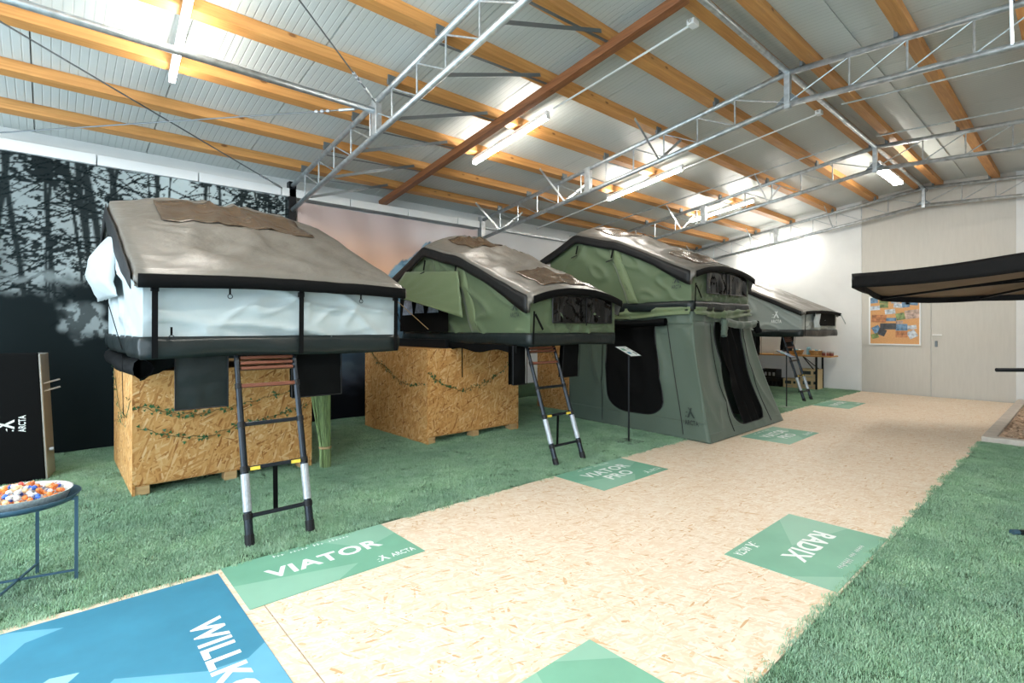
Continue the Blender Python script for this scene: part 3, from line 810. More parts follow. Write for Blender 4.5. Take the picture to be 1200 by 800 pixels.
# ivy garlands
def garland(label, pts, n, spread=.03):
    r = thing('ivy_garland', label, 'garland', tuple(pts[0]), 'artificial ivy garlands')
    P = [Vector(p) for p in pts]
    vm = MB(); fine = []
    for a, b in zip(P[:-1], P[1:]):
        for k in range(6): fine.append(a.lerp(b, k / 6) + Vector((0, 0, .012 * math.sin(k * 2.1 + a.y * 9))))
    fine.append(P[-1]); vm.path(fine, .0022, 4); vm.build('vine', M['vine'], r)
    lm = MB()
    for i in range(n):
        j = random.randrange(len(fine) - 1); c = fine[j].lerp(fine[j + 1], random.random())
        out = Vector(pts[-1]) if False else None
        a = random.uniform(0, 2 * math.pi); s = random.uniform(.014, .026)
        nrm = GN_; t1 = nrm.cross(Vector((0, 0, 1))).normalized(); t2 = nrm.cross(t1)
        d1 = t1 * math.cos(a) + t2 * math.sin(a); d2 = nrm.cross(d1)
        c = c + nrm * random.uniform(.006, .02) + t1 * random.uniform(-spread, spread) + t2 * random.uniform(-spread, spread)
        tilt = nrm * random.uniform(-.5, .5) * s
        lm.add([c - d1 * s * .2, c + d2 * s * .8 + tilt, c + d1 * s * .35 + d2 * s * .35, c + d1 * s * 1.2, c + d1 * s * .35 - d2 * s * .35 - tilt * .4, c - d2 * s * .8 - tilt],
               [(0, 1, 2), (0, 2, 3), (0, 3, 4), (0, 4, 5)])
    tag(lm.build('leaves', M['leaf'], r), kind='stuff')
GN_ = Vector((1, 0, 0))
garland('ivy garland sagging across the front of the pale tent crate, upper row', [(-5.163, .53, .74), (-5.163, .75, .66), (-5.163, 1.0, .63), (-5.163, 1.3, .68), (-5.163, 1.6, .74), (-5.163, 1.92, .80)], 60)
garland('ivy garland sagging across the front of the pale tent crate, lower row', [(-5.163, .55, .56), (-5.163, .8, .45), (-5.163, 1.05, .43), (-5.163, 1.3, .50), (-5.163, 1.6, .54), (-5.163, 1.9, .64)], 60)
garland('ivy garland looped over the front of the low green tent crate', [(-5.163, 3.32, .85), (-5.163, 3.5, .70), (-5.163, 3.8, .60), (-5.163, 4.1, .66), (-5.163, 4.4, .78), (-5.163, 4.7, .96)], 60)
GN_ = Vector((0, -1, 0))
garland('ivy garland hanging on the side of the pale tent crate', [(-5.2, .493, .80), (-5.5, .493, .62), (-5.9, .493, .56), (-6.3, .493, .72), (-6.6, .493, .95)], 70, .08)
garland('ivy garland hanging on the side of the low green tent crate', [(-5.2, 3.293, .72), (-5.5, 3.293, .68), (-5.8, 3.293, .70), (-6.1, 3.293, .85), (-6.35, 3.293, .92), (-6.6, 3.293, 1.08)], 60)
garland('ivy garland hanging on the tall crate beside the annex', [(-5.3, 6.373, .95), (-5.6, 6.373, .80), (-5.9, 6.373, .82), (-6.3, 6.373, 1.05)], 36)

# ------------------------------------------------------------------ roof tents
def make_tent(label, Xf, y0, y1, zb, edge, arch, side_drop, lip, wall, sleeve=None, backx=-2.5, clip=None):
    """edge: list of (x, height above zb) for the fly's side edge; arch: list of (x, rise at the centre)"""
    W = y1 - y0; Yc = (y0 + y1) / 2
    r = thing('roof_tent', label, 'tent', (Xf, Yc, zb))
    ex = [e[0] for e in edge][::-1]; ez = [e[1] for e in edge][::-1]
    ax = [e[0] for e in arch][::-1]; az = [e[1] for e in arch][::-1]
    xs_min = edge[-1][0]
    bows = [e[0] for e in edge]
    def E(x): return float(np.interp(x, ex, ez))
    def A(x): return float(np.interp(x, ax, az))
    def sag(x):
        for a, b in zip(bows[:-1], bows[1:]):
            if b <= x <= a: return math.sin(math.pi * (a - x) / (a - b))
        return 0
    def top(x, s):                                        # s in -1..1 across the width
        rr = abs(s)
        z = E(x) + A(x) * (1 - rr ** 2.2) - .035 * sag(x) * (1 - rr ** 4)
        wr = .016 * nz(x * 1.8 + s * 2, s * 4 - x * 1.5, zb + Yc) + .011 * nz(x * 3 + s * 6, s * 9 - x * 2, Yc * 3) + .002 * nz(x * 12 + s * 5, s * 16, Yc)
        wr += .042 * rg(x * 1.3 + s * 1.6, s * 2.2 - x * 1.1, Yc * 3 + zb, 4) + .024 * rg(x * 2.4 - s * 2.2, s * 3.4 + x * 1.5, Yc + 7, 4)
        for bxx in bows[:3]:
            dx_ = x - bxx; dy_ = (1 - rr) * W / 2; rho = math.hypot(dx_, dy_); th_ = math.atan2(dy_, -dx_ + 1e-6)
            wr += .020 * math.sin(th_ * 11 + s * 2 + bxx * 5) * math.exp(-(rho / .5) ** 2) * min(1, rho / .12)
        return zb + z + wr * (1.2 - rr) * min(1, .12 + abs(x) / .22)
    # --- rain fly: front lip rows, then roof rows; side borders hang from each edge
    bx = [xs_min * t for t in np.linspace(0, 1, 61)]
    rows = [(.055, lip), (.06, lip * .6), (.05, lip * .25), (.03, .04)] + [(x, 0) for x in bx]
    cols = [(-1, 1.0), (-1, .66), (-1, .33)] + [(s, 0) for s in np.linspace(-1, 1, 29)] + [(1, .33), (1, .66), (1, 1.0)]
    def fly(i, j):
        x, fd = rows[i]; s, sd = cols[j]
        xr = min(x, 0)
        z = top(xr, s)
        dr = side_drop(xr) * sd if sd else 0
        if fd: dr = max(fd, dr * (fd / lip if False else 1) if sd else fd) if not sd else max(fd, min(dr, lip))
        y = Yc + s * (W / 2 + .02 + (.025 * math.sin(math.pi * min(1, sd)) if sd else 0))
        if sd: y += s * .012 * nz(xr * 5, sd * 2, Yc)
        else:
            # rounded shoulder
            y = Yc + s * (W / 2 + .02)
        return (Xf + x, y, z - dr)
    v = [fly(i, j) for i in range(len(rows)) for j in range(len(cols))]
    nc = len(cols)
    f = [(i * nc + j, i * nc + j + 1, (i + 1) * nc + j + 1, (i + 1) * nc + j) for i in range(len(rows) - 1) for j in range(nc - 1)]
    flyo = MB().add(v, f).build('rain_fly', M['fly'], r, smooth=True, solid=.004)
    # dark lip binding at the front
    def band(u, w):
        s = -1 + 2 * u
        return (Xf + .070, Yc + s * (W / 2 + .022), top(0, s) - lip * (.25 + .80 * w) - .003)
    MB().grid(band, 40, 2).build('front_lip', M['black'], flyo, smooth=True, solid=.004)
    def sband(sg):
        def fn(u, w):
            x = xs_min * u
            d = side_drop(x)
            return (Xf + x, Yc + sg * (W / 2 + .052 + .006 * nz(x * 4, w, Yc)), top(x, sg) - .02 - (d - .01) * w)
        return fn
    for sg in (-1, 1):
        MB().grid(sband(sg), 50, 3).build('side_border', M['fly_border'], flyo, smooth=True, solid=.004)
    # --- walls
    z0 = zb + .125
    def wtop(x): return zb + E(x) - .03
    def wside(sg):
        def fn(u, w):
            x = -.02 + (backx + .02) * u
            z1_ = wtop(x)
            z = z0 + (z1_ - z0) * w
            b = (.018 * nz(x * 2.3 + w * 1.2, w * 2.2, sg * 4 + Yc) + .048 * rg(x * 2.0 + w * 2.2, w * 1.7 - x * .9, sg * 3 + Yc, 8) - .014) * math.sin(math.pi * u) ** .5
            return (Xf + x, Yc + sg * (W / 2 - .012 + b + .02 * math.sin(math.pi * w) * math.sin(math.pi * u) ** .4), z)
        return fn
    for sg in (-1, 1):
        MB().grid(wside(sg), 80, 30).build('side_wall', wall, r, smooth=True)
    def wend(xx, bul, nm):
        def fn(u, w):
            s = -1 + 2 * u
            z1_ = top(xx, s) - .03
            z = z0 + (z1_ - z0) * w
            b = (.012 * nz(u * 4 + w * 2.5, w * 2.2 - u * 2, Yc * 2) + .040 * rg(u * 3.6 + w * 2.6, w * 1.6 - u * 2.4, Yc * 2, 8) + .018 * rg(u * 7 - w * 2.0, w * 1.5 + u * 2, Yc * 2 + 5, 8) - .016) * math.sin(math.pi * u) ** .4
            return (Xf + xx + bul * (b + .018 * math.sin(math.pi * w) * math.sin(math.pi * u) ** .4), Yc + s * (W / 2 - .012), z)
        return MB().grid(fn, 80, 24).build(nm, wall, r, smooth=True)
    wend(-.02, 1, 'front_wall'); wend(backx, -1, 'back_wall')
    # --- floor platform, skirt, mounting rails
    MB().box(Xf + backx + .05, Xf - .10, y0 + .06, y1 - .06, zb + .045, zb + .12).build('platform', M['black_metal'], r, bevel=.01)
    per = [(Xf + backx - .02, y1 + .0), (Xf + backx - .02, y0 - .0), (Xf + .0, y0 - .0), (Xf + .0, y1 + .0), (Xf + backx - .02, y1 + .0)]
    lens = [0]
    for a, b in zip(per[:-1], per[1:]): lens.append(lens[-1] + math.dist(a, b))
    cxy = Vector((Xf + backx / 2, Yc))
    def sk(u, w):
        t = u * lens[-1]
        k = max(i for i in range(4) if lens[i] <= t + 1e-9)
        q = (t - lens[k]) / (lens[k + 1] - lens[k])
        x = per[k][0] * (1 - q) + per[k + 1][0] * q; y = per[k][1] * (1 - q) + per[k + 1][1] * q
        n2 = [(-1, 0), (0, -1), (1, 0), (0, 1)][k]
        o_ = .014 * math.sin(w * math.pi) + .007 * nz(t * 5, w * 2, Yc) + (.012 * (1 - w) * math.sin(t * 9))
        return (x + n2[0] * o_, y + n2[1] * o_, zb + .135 * w + .006 * math.sin(t * 4.3) * (1 - w))
    MB().grid(sk, 120, 4).build('skirt', M['skirt'], r, smooth=True, solid=.004)
    return r, dict(top=top, E=E, A=A, Yc=Yc, W=W, Xf=Xf, zb=zb, wside=wside)
M['fly_border'] = mat('fly_border_cloth', (0.008, 0.008, 0.008), .5, spec=.3, bump=.25, bscale=6, bdist=.04)

def skylight(r, d, x0, x1, s0, s1, m, nm='skylight', lift=.012):
    def fn(u, w):
        x = x0 + (x1 - x0) * u; s = s0 + (s1 - s0) * w
        return (d['Xf'] + x, d['Yc'] + s * d['W'] / 2, d['top'](x, s) + lift)
    return MB().grid(fn, 18, 28).build(nm, m, r, smooth=True, solid=.004)
def patch(r, nm, m, c, ex, ey, w, h, amp=.0, n=10, sc=12, solid=0, ph=0.0):
    c = Vector(c); ex = Vector(ex).normalized(); ey = Vector(ey).normalized(); nn = ex.cross(ey)
    def fn(u, v_): return c + ex * ((u - .5) * w) + ey * ((v_ - .5) * h) + nn * (amp * nz(u * w * sc + ph, v_ * h * sc * .5, ph * 3))
    return MB().grid(fn, n, n, flip=True).build(nm, m, r, smooth=True, solid=solid)
def strap(r, nm, m, p, q, w=.025, t=.003, up=(1, 0, 0)):
    return MB().bar(p, q, w, t, up).build(nm, m, r)
def zip_ring(r, x, y, z):
    k = strap(r, 'ring_tab', M['black'], (x, y, z + .05), (x, y, z), .012)
    mb = MB(); pts = [(x + .004, y + .014 * math.cos(a), z - .014 + .014 * math.sin(a)) for a in np.linspace(0, 2 * math.pi, 13)]
    mb.path(pts, .0028, 5); mb.build('ring', M['black_metal'], r)
def bag(r, nm, x, y0, y1, z0, z1, th=.03, m=None, skew=0.0):
    def fn(sg):
        def g_(u, v_):
            b = th * (.5 + .5 * math.sin(math.pi * u) * math.sin(math.pi * min(1, v_ * 1.1)))
            return (x + sg * b + .008 * nz(u * 5, v_ * 5, y0), y0 + (y1 - y0) * u + skew * (1 - v_), z0 + (z1 - z0) * v_)
        return g_
    mb = MB(); mb.grid(fn(1), 10, 10); mb.grid(fn(-1), 10, 10, flip=True)
    o = mb.build(nm, m or M['black'], r, smooth=True)
    h = MB(); h.path([(x + th, y0, z1), (x + th, y0 + skew, z0), (x + th, y1 + skew, z0), (x + th, y1, z1)], .004, 5)
    h.build('piping', M['black_plastic'], o)
    return o
def rails(r, Xf, yc, z0, z1, x0, x1, ys_):
    for yy in ys_: MB().box(x0, x1, yy - .025, yy + .025, z0, z1).build('mounting_rail', M['black_metal'], r, bevel=.004)

EDGE1 = [(0, .54), (-1.12, 1.00), (-1.82, 1.27), (-2.55, .98)]
t1, d1 = make_tent('pale grey roof tent with dark fly on the crate by the forest banner', -3.80, .41, 2.15, 1.19, EDGE1,
                   [(0, .015), (-1.12, .03), (-1.82, .10), (-2.55, .04)], lambda x: .11 + .10 * math.sin(math.pi * min(1, -x / 2.3)), .105, M['grey_wall'], backx=-2.45)
rails(t1, -3.8, 1.28, 1.02, 1.236, -6.6, -5.2, (.7, 1.75))
skylight(t1, d1, -1.18, -1.75, -.68, .72, M['clear'])
for yy, dz in ((.475, 0), (1.345, 0), (2.10, 0)):
    s_ = strap(t1, 'strap', M['black'], (-3.765, yy, 1.195), (-3.755, yy, 1.66), .032, .004)
    MB().box(-3.775, -3.755, yy - .022, yy + .022, 1.60, 1.635).build('buckle', M['black_plastic'], s_, bevel=.003)
for yy in (.885, 1.80): zip_ring(t1, -3.765, yy, 1.60)
zip_ring(t1, -3.765, .56, 1.335)
# side awning flap pushed out on the left side
def flap1(u, v_):
    x = -1.0 - 1.15 * u
    hin = Vector((-3.8 + x, .385, 1.19 + .86 + .10 * math.sin(math.pi * u)))
    out = Vector((-3.8 + x - .05, .40 - .26 * (math.sin(math.pi * min(1, u * 1.05)) ** .6), 1.19 + .58 + .10 * u))
    inn = Vector((-3.8 + x + .1, .37 - .05 * u, 1.19 + .42))
    out.y -= .06; p = hin * (1 - v_) ** 2 + out * (2 * v_ * (1 - v_)) + inn * v_ ** 2
    p.y += .02 * nz(u * 6, v_ * 5, 3); p.z += .018 * nz(u * 7 + v_ * 3, v_ * 4, 8)
    return p
MB().grid(flap1, 20, 16).build('window_flap', M['grey_wall'], t1, smooth=True, solid=.004)
strap(t1, 'guy_strap', M['black'], (-4.9, .33, 1.56), (-4.75, .40, 1.22), .02, .003, (0, 1, 0))
bag(t1, 'shoe_bag', -3.92, .60, .905, .85, 1.19, .018, M['skirt'])
bag(t1, 'shoe_bag', -3.97, 1.34, 1.72, .86, 1.19, .03)
# rolled travel cover sagging below the left side
def roll(u, v_):
    a = 2 * math.pi * v_; rr = .055 + .02 * nz(u * 6, math.cos(a), 2)
    return (-3.85 - 2.2 * u, .43 + rr * math.cos(a), 1.13 - .03 * math.sin(math.pi * u) + rr * 1.1 * math.sin(a))
MB().grid(roll, 26, 10, flip=True).build('travel_cover', M['black'], t1, smooth=True)
def drape(u, v_):
    return (-3.93 - .02 * v_, .42 + .34 * u, 1.19 - (.13 * (1 - u) ** 1.3 + .012) * v_ + .01 * nz(u * 9, v_ * 4, 1))
MB().grid(drape, 14, 6).build('cover_edge', M['black'], t1, smooth=True, solid=.004)
strap(t1, 'hanging_strap', M['black'], (-4.3, .36, 1.2), (-4.32, .37, .80), .02, .003, (0, 1, 0))

EDGE2 = [(0, .54), (-.62, .80), (-1.20, 1.05), (-1.95, 1.25), (-2.92, .84)]
ARCH2 = [(0, .11), (-1.20, .12), (-1.95, .18), (-2.92, .08)]
def drop2(x): return .135 + .07 * max(0, 1 - abs(x + .05) / .5)
def green_tent(label, Xf, y0, y1, zb):
    t, d = make_tent(label, Xf, y0, y1, zb, EDGE2, ARCH2, drop2, .10, M['green'], backx=-2.55)
    W = y1 - y0; Yc = (y0 + y1) / 2
    skylight(t, d, -1.28, -1.86, -.62, .62, M['clear'])
    skylight(t, d, -.06, -.52, -.66, .66, M['clear'], 'front_skylight')
    # pole sleeve of lighter cloth, leaning from peak to base
    def sl(u, v_):
        x = -1.26 + .36 * (1 - u) + (v_ - .5) * .19
        p = d['wside'](-1)((x + .02) / (-2.53), u * .98)
        return (p[0], p[1] - .008, p[2])
    MB().grid(sl, 12, 3).build('pole_sleeve', M['green_lt'], t, smooth=True, solid=.004)
    # front window with loose vinyl, framed by the wall
    patch(t, 'front_window', M['clear_dk'], (Xf + .026, Yc + .08, zb + .39), (0, 1, 0), (0, 0, 1), W * .70, .29, .03, 24, 9, ph=Yc)
    fr = MB()
    ya, yb_, za, zc_ = Yc + .08 - W * .35, Yc + .08 + W * .35, zb + .245, zb + .535
    fr.path([(Xf + .03, ya, za), (Xf + .03, yb_, za), (Xf + .03, yb_, zc_), (Xf + .03, ya, zc_), (Xf + .03, ya, za)], .007, 5)
    fr.tube((Xf + .035, Yc + .12, za - .03), (Xf + .035, Yc + .12, zc_), .007, 5)
    fr.build('window_binding', M['black_plastic'], t)
    # corner strap and buckle
    strap(t, 'corner_strap', M['black'], (Xf + .045, y0 + .01, zb + .36), (Xf + .035, y0 + .005, zb + .02), .022, .004)
    strap(t, 'strap_tail', M['black'], (Xf + .05, y0 + .02, zb + .33), (Xf + .07, y0 + .11, zb + .17), .025, .004)
    for x, z in ((-1.22, .93), (-1.9, 1.06)):
        strap(t, 'tie_strap', M['black'], (Xf + x, y0 - .055, zb + z), (Xf + x - .03, y0 - .06, zb + z - .13), .025, .006, (0, 1, 0))
        strap(t, 'tie_toggle', M['black_plastic'], (Xf + x - .01, y0 - .062, zb + z - .15), (Xf + x - .12, y0 - .07, zb + z - .18), .014, .01, (0, 1, 0))
    logo(t, (Xf - .21, y0 - .03, zb + .30), (1, 0, 0), (0, 0, 1), .095, M['print_dark'])
    return t, d
t2, d2 = green_tent('low olive green roof tent with propped side flap on the middle crate', -3.80, 3.66, 5.10, 1.19)
rails(t2, 0, 0, 1.13, 1.236, -6.6, -5.2, (3.6, 4.5))
# dark side opening with three panes, and the propped flap above it
y2 = 3.66
patch(t2, 'side_opening', M['mesh'], (-3.8 - 1.95, y2 - .06, 1.19 + .42), (1, 0, 0), (0, 0, 1), 1.15, .56, .0, 4)
so = MB()
for xa, xb, za, zc_ in ((-2.42, -2.15, .36, .56), (-2.10, -1.88, .38, .56), (-1.80, -1.55, .38, .52)):
    MB().add([(-3.8 + xa, y2 - .085, 1.19 + za), (-3.8 + xb, y2 - .085, 1.19 + za), (-3.8 + xb - .03, y2 - .085, 1.19 + zc_), (-3.8 + xa + .05, y2 - .085, 1.19 + zc_)], [(0, 1, 2, 3)]).build('pane', M['pane'], t2)
def flap2(u, v_):
    a = Vector((-3.8 - 2.40, y2 - .05, 1.19 + .95)).lerp(Vector((-3.8 - 1.17, y2 - .065, 1.19 + .86)), u)
    b = Vector((-3.8 - 2.12, y2 - .42, 1.19 + .60)).lerp(Vector((-3.8 - 1.05, y2 - .08, 1.19 + .30)), u)
    p = a.lerp(b, v_)
    th_ = math.atan2(u + .02, 1.02 - v_)
    p.z -= .05 * math.sin(math.pi * v_) * math.sin(math.pi * u) - .014 * math.sin(th_ * 26) * min(1, 2.2 * math.hypot(u, 1 - v_)) * v_
    p.y -= .012 * math.sin(th_ * 26) * v_ * (1 - v_) * 2
    return p
MB().grid(flap2, 22, 16).build('side_flap', M['green_lt'], t2, smooth=True, solid=.004)
MB().tube((-3.8 - 2.12, y2 - .42, 1.79), (-3.8 - 1.75, y2 - .10, 1.36), .005, 6).build('prop_cord', M['twine'], t2)
MB().tube((-3.8 - 2.12, y2 - .41, 1.79), (-3.8 - 2.42, y2 - .06, 1.30), .006, 6).build('prop_pole', M['black_metal'], t2)
bag(t2, 'shoe_bag', -4.05, 3.60, 3.80, .78, 1.19, .05)
bag(t2, 'shoe_bag', -4.0, 4.34, 4.62, .82, 1.19, .04, None, -.03)
def fold(u, v_): return (-6.15 + .75 * u, 3.63 + .01 * nz(u * 5, v_ * 4, 0), 1.19 - (.42 * (1 - u) ** 1.2 + .02) * v_)
MB().grid(fold, 12, 8).build('hanging_cover', M['black'], t2, smooth=True, solid=.006)
def fold2(u, v_): return (-5.5 + 1.5 * u, 3.65 + .012 * nz(u * 9, v_ * 4, 4), 1.20 - (.08 + .02 * math.sin(u * 14)) * v_)
MB().grid(fold2, 24, 4).build('cover_edge', M['black'], t2, smooth=True, solid=.006)
for xx, zz in ((-5.25, .86), (-4.92, .80)): strap(t2, 'hanging_strap', M['black'], (xx, 3.62, 1.19), (xx + .02, 3.61, zz), .018, .003, (0, 1, 0))

t3, d3 = green_tent('tall olive green roof tent with walk-in annex beneath', -3.42, 6.20, 7.90, 1.60)
rails(t3, 0, 0, 1.55, 1.646, -6.3, -5.0, (6.6, 7.5))
strap(t3, 'window_tie', M['black'], (-3.38, 7.05, 2.14), (-3.37, 7.05, 1.85), .03, .006)

t4, d4 = make_tent('far stone grey roof tent with logo by the back wall table', -3.55, 10.45, 12.45, 1.21,
                   [(0, .50), (-1.0, .96), (-1.85, 1.25), (-2.6, .95)], [(0, .03), (-1.0, .06), (-1.85, .12), (-2.6, .05)], lambda x: .10, .08, M['stone_wall'], backx=-2.5)
rails(t4, 0, 0, 1.10, 1.256, -6.5, -5.3, (11.0, 12.0))
logo(t4, (-4.0, 10.40, 1.47), (1, 0, 0), (0, 0, 1), .13, M['print_white'])
patch(t4, 'front_window', M['mesh'], (-3.525, 11.75, 1.55), (0, 1, 0), (0, 0, 1), .95, .26, 0, 4)
patch(t4, 'rolled_blind', M['grey_wall'], (-3.49, 11.05, 1.53), (0, 1, 0), (0, 0, 1), .36, .28, .05, 12, 12)
strap(t4, 'corner_strap', M['black'], (-3.50, 10.46, 1.66), (-3.51, 10.46, 1.23), .03, .004)
strap(t4, 'hanging_strap', M['grey_wall'], (-3.47, 12.40, 1.66), (-3.40, 12.46, 1.46), .04, .006)
bag(t4, 'shoe_bag', -4.02, 10.78, 11.30, .92, 1.22, .05, None, -.1)
bag(t4, 'shoe_bag', -4.45, 10.42, 10.70, .84, 1.22, .05)

# annex under the tall tent
an = thing('tent_annex', 'dark green walk-in annex hung below the tall tent, flaring to the floor', 'tent', (-4.1, 6.95, 0))
TA = [(-3.44, 6.22), (-3.44, 7.88), (-5.55, 7.95), (-5.55, 6.22)]      # top ring at z 1.66
BA = [(-2.98, 5.82), (-3.02, 8.12), (-5.75, 8.25), (-5.35, 5.98)]      # foot ring
def annex_pt(k, u, h):
    """k: 0 front (+x) face, 1 far side, 2 back, 3 near side (-y)"""
    a, b = k, (k + 1) % 4
    tx = TA[a][0] * (1 - u) + TA[b][0] * u; ty = TA[a][1] * (1 - u) + TA[b][1] * u
    bx = BA[a][0] * (1 - u) + BA[b][0] * u; by = BA[a][1] * (1 - u) + BA[b][1] * u
    q = h ** 1.0
    fl = (1 - h) ** 1.45                                         # concave flare
    x = tx * (1 - fl) + bx * fl; y = ty * (1 - fl) + by * fl
    n2 = [(1, 0), (0, 1), (-1, 0), (0, -1)][k]
    w_ = math.sin(math.pi * u)
    b_ = (.06 * nz(u * 4.5, h * 1.2, k * 3.1) + .06 * rg(u * 5 + h * 1.4, h * 1.2 - u, k * 5.3 + 2, 8) - .018) * (w_ ** .5) * (1 - (1 - h) ** 6) - .03 * w_ * math.sin(math.pi * h)
    return Vector((x + n2[0] * b_, y + n2[1] * b_, .008 + 1.65 * h))
def annex_face(k, hole, nm):
    mb = MB()
    if hole is None:
        mb.grid(lambda a_, b_: annex_pt(k, a_, b_), 40, 40)
    else:
        u0, u1, h0, h1, rr = hole
        def lim(h):
            e = min(1, max(0, (h0 + rr - h) / rr)); ins = (1 - math.sqrt(max(0, 1 - e * e))) * rr * 1.1
            return u0 + ins, u1 - ins
        def hh(b_): return h0 + (h1 - h0) * (b_ ** 1.7)
        mb.grid(lambda a_, b_: annex_pt(k, a_, h0 * b_), 44, 8)
        mb.grid(lambda a_, b_: annex_pt(k, a_, h1 + (1 - h1) * b_), 44, 8)
        mb.grid(lambda a_, b_: annex_pt(k, a_ * lim(hh(b_))[0], hh(b_)), 18, 34)
        mb.grid(lambda a_, b_: annex_pt(k, 1 - (1 - a_) * (1 - lim(hh(b_))[1]), hh(b_)), 18, 34)
        n2 = [(1, 0), (0, 1), (-1, 0), (0, -1)][k]
        o2 = Vector((n2[0] * .004, n2[1] * .004, 0))
        ed = MB()
        hs = [hh(b_) for b_ in np.linspace(0, 1, 30)]
        ed.path([annex_pt(k, lim(h)[0], h) + o2 for h in hs[::-1]] + [annex_pt(k, lim(h)[1], h) + o2 for h in hs], .007, 5)
        ed.build('binding', M['black_plastic'], an)
    return mb.build(nm, M['annex'], an, smooth=True, solid=.004)
annex_face(0, (.36, .76, .06, .88, .10), 'front_face')
annex_face(1, None, 'far_side_face')
annex_face(2, None, 'back_face')
annex_face(3, (.34, .74, .13, .86, .13), 'near_side_face')   # near side runs from back (u=0) to front (u=1)
# black mesh door filling the near side opening
def net(u, v_):
    p = annex_pt(3, .31 + .46 * u, .11 + .77 * v_); return (p.x, p.y + .012, p.z)
MB().grid(net, 16, 16).build('mesh_panel', M['mesh'], an, smooth=True)
# seams beside the opening and the doorway
for k, us in ((3, (.31, .83)), (0, (.32, .80))):
    for uu in us:
        mb = MB(); n2 = [(1, 0), (0, 1), (-1, 0), (0, -1)][k]
        mb.path([annex_pt(k, uu + (.02 * (1 - h) if uu > .5 else -.02 * (1 - h)), h) + Vector((n2[0] * .006, n2[1] * .006, 0)) for h in np.linspace(.03, .86, 16)], .006, 5)
        mb.build('zip_seam', M['black_plastic'], an)
# black sheet put in the doorway to stand for the dark interior
def shade_pt(u, v_):
    p = annex_pt(0, .47 + .31 * u, .05 + .82 * v_); return (p.x - .03 - .02 * math.sin(u * 18), p.y, p.z)
MB().grid(shade_pt, 24, 12).build('interior_shade', M['mesh'], an, smooth=True)
# rolled door flaps under the tent edge
def rollup(a, b, rr, ph):
    a = Vector(a); b = Vector(b); ax_ = (b - a).normalized(); u_ = ax_.cross(Vector((0, 0, 1))).normalized(); w_ = u_.cross(ax_)
    def fn(u, v_):
        t = 2 * math.pi * v_; r2 = rr * (1 + .35 * nz(u * 9, math.cos(t) * 1.5, ph))
        c = a.lerp(b, u) + Vector((0, 0, -.035 * math.sin(math.pi * u)))
        return c + u_ * (r2 * math.cos(t)) + w_ * (r2 * math.sin(t))
    return fn
MB().grid(rollup((-5.2, 6.10, 1.48), (-3.75, 6.10, 1.46), .05, 1), 30, 10).build('rolled_flap', M['black'], an, smooth=True)
MB().grid(rollup((-3.28, 6.75, 1.47), (-3.28, 7.75, 1.44), .05, 2), 26, 10).build('rolled_flap', M['annex'], an, smooth=True)
MB().grid(rollup((-3.27, 6.78, 1.48), (-3.24, 6.70, 1.27), .042, 3), 14, 10).build('tied_flap', M['annex'], an, smooth=True)
MB().grid(rollup((-3.26, 7.72, 1.46), (-3.24, 7.80, 1.32), .05, 5), 14, 10).build('tied_flap', M['black'], an, smooth=True)
# swagged cloth edge hanging from the tent floor
def swag(k, n_, amp):
    def fn(u, v_):
        p = annex_pt(k, u, 1.0); n2 = [(1, 0), (0, 1), (-1, 0), (0, -1)][k]
        o_ = .03 + .02 * v_ + .012 * math.sin(v_ * 9 + u * 7)
        return (p.x + n2[0] * o_, p.y + n2[1] * o_, 1.655 - (.10 + .05 * math.sin(math.pi * u * n_) ** 2) * v_)
    return fn
MB().grid(swag(3, 1, 1), 40, 8).build('swag', M['green_lt'], an, smooth=True, solid=.004)
MB().grid(swag(0, 1, 1), 40, 8).build('swag', M['green_lt'], an, smooth=True, solid=.004)
pl = annex_pt(3, .955, .13)
e1 = (annex_pt(3, .98, .13) - annex_pt(3, .90, .13)).normalized(); e2 = (annex_pt(3, .94, .26) - annex_pt(3, .94, .13)).normalized()
pl = annex_pt(3, .915, .105) + Vector((0, -.02, 0))
logo(an, pl, e1, e2, .13, M['print_dark'])

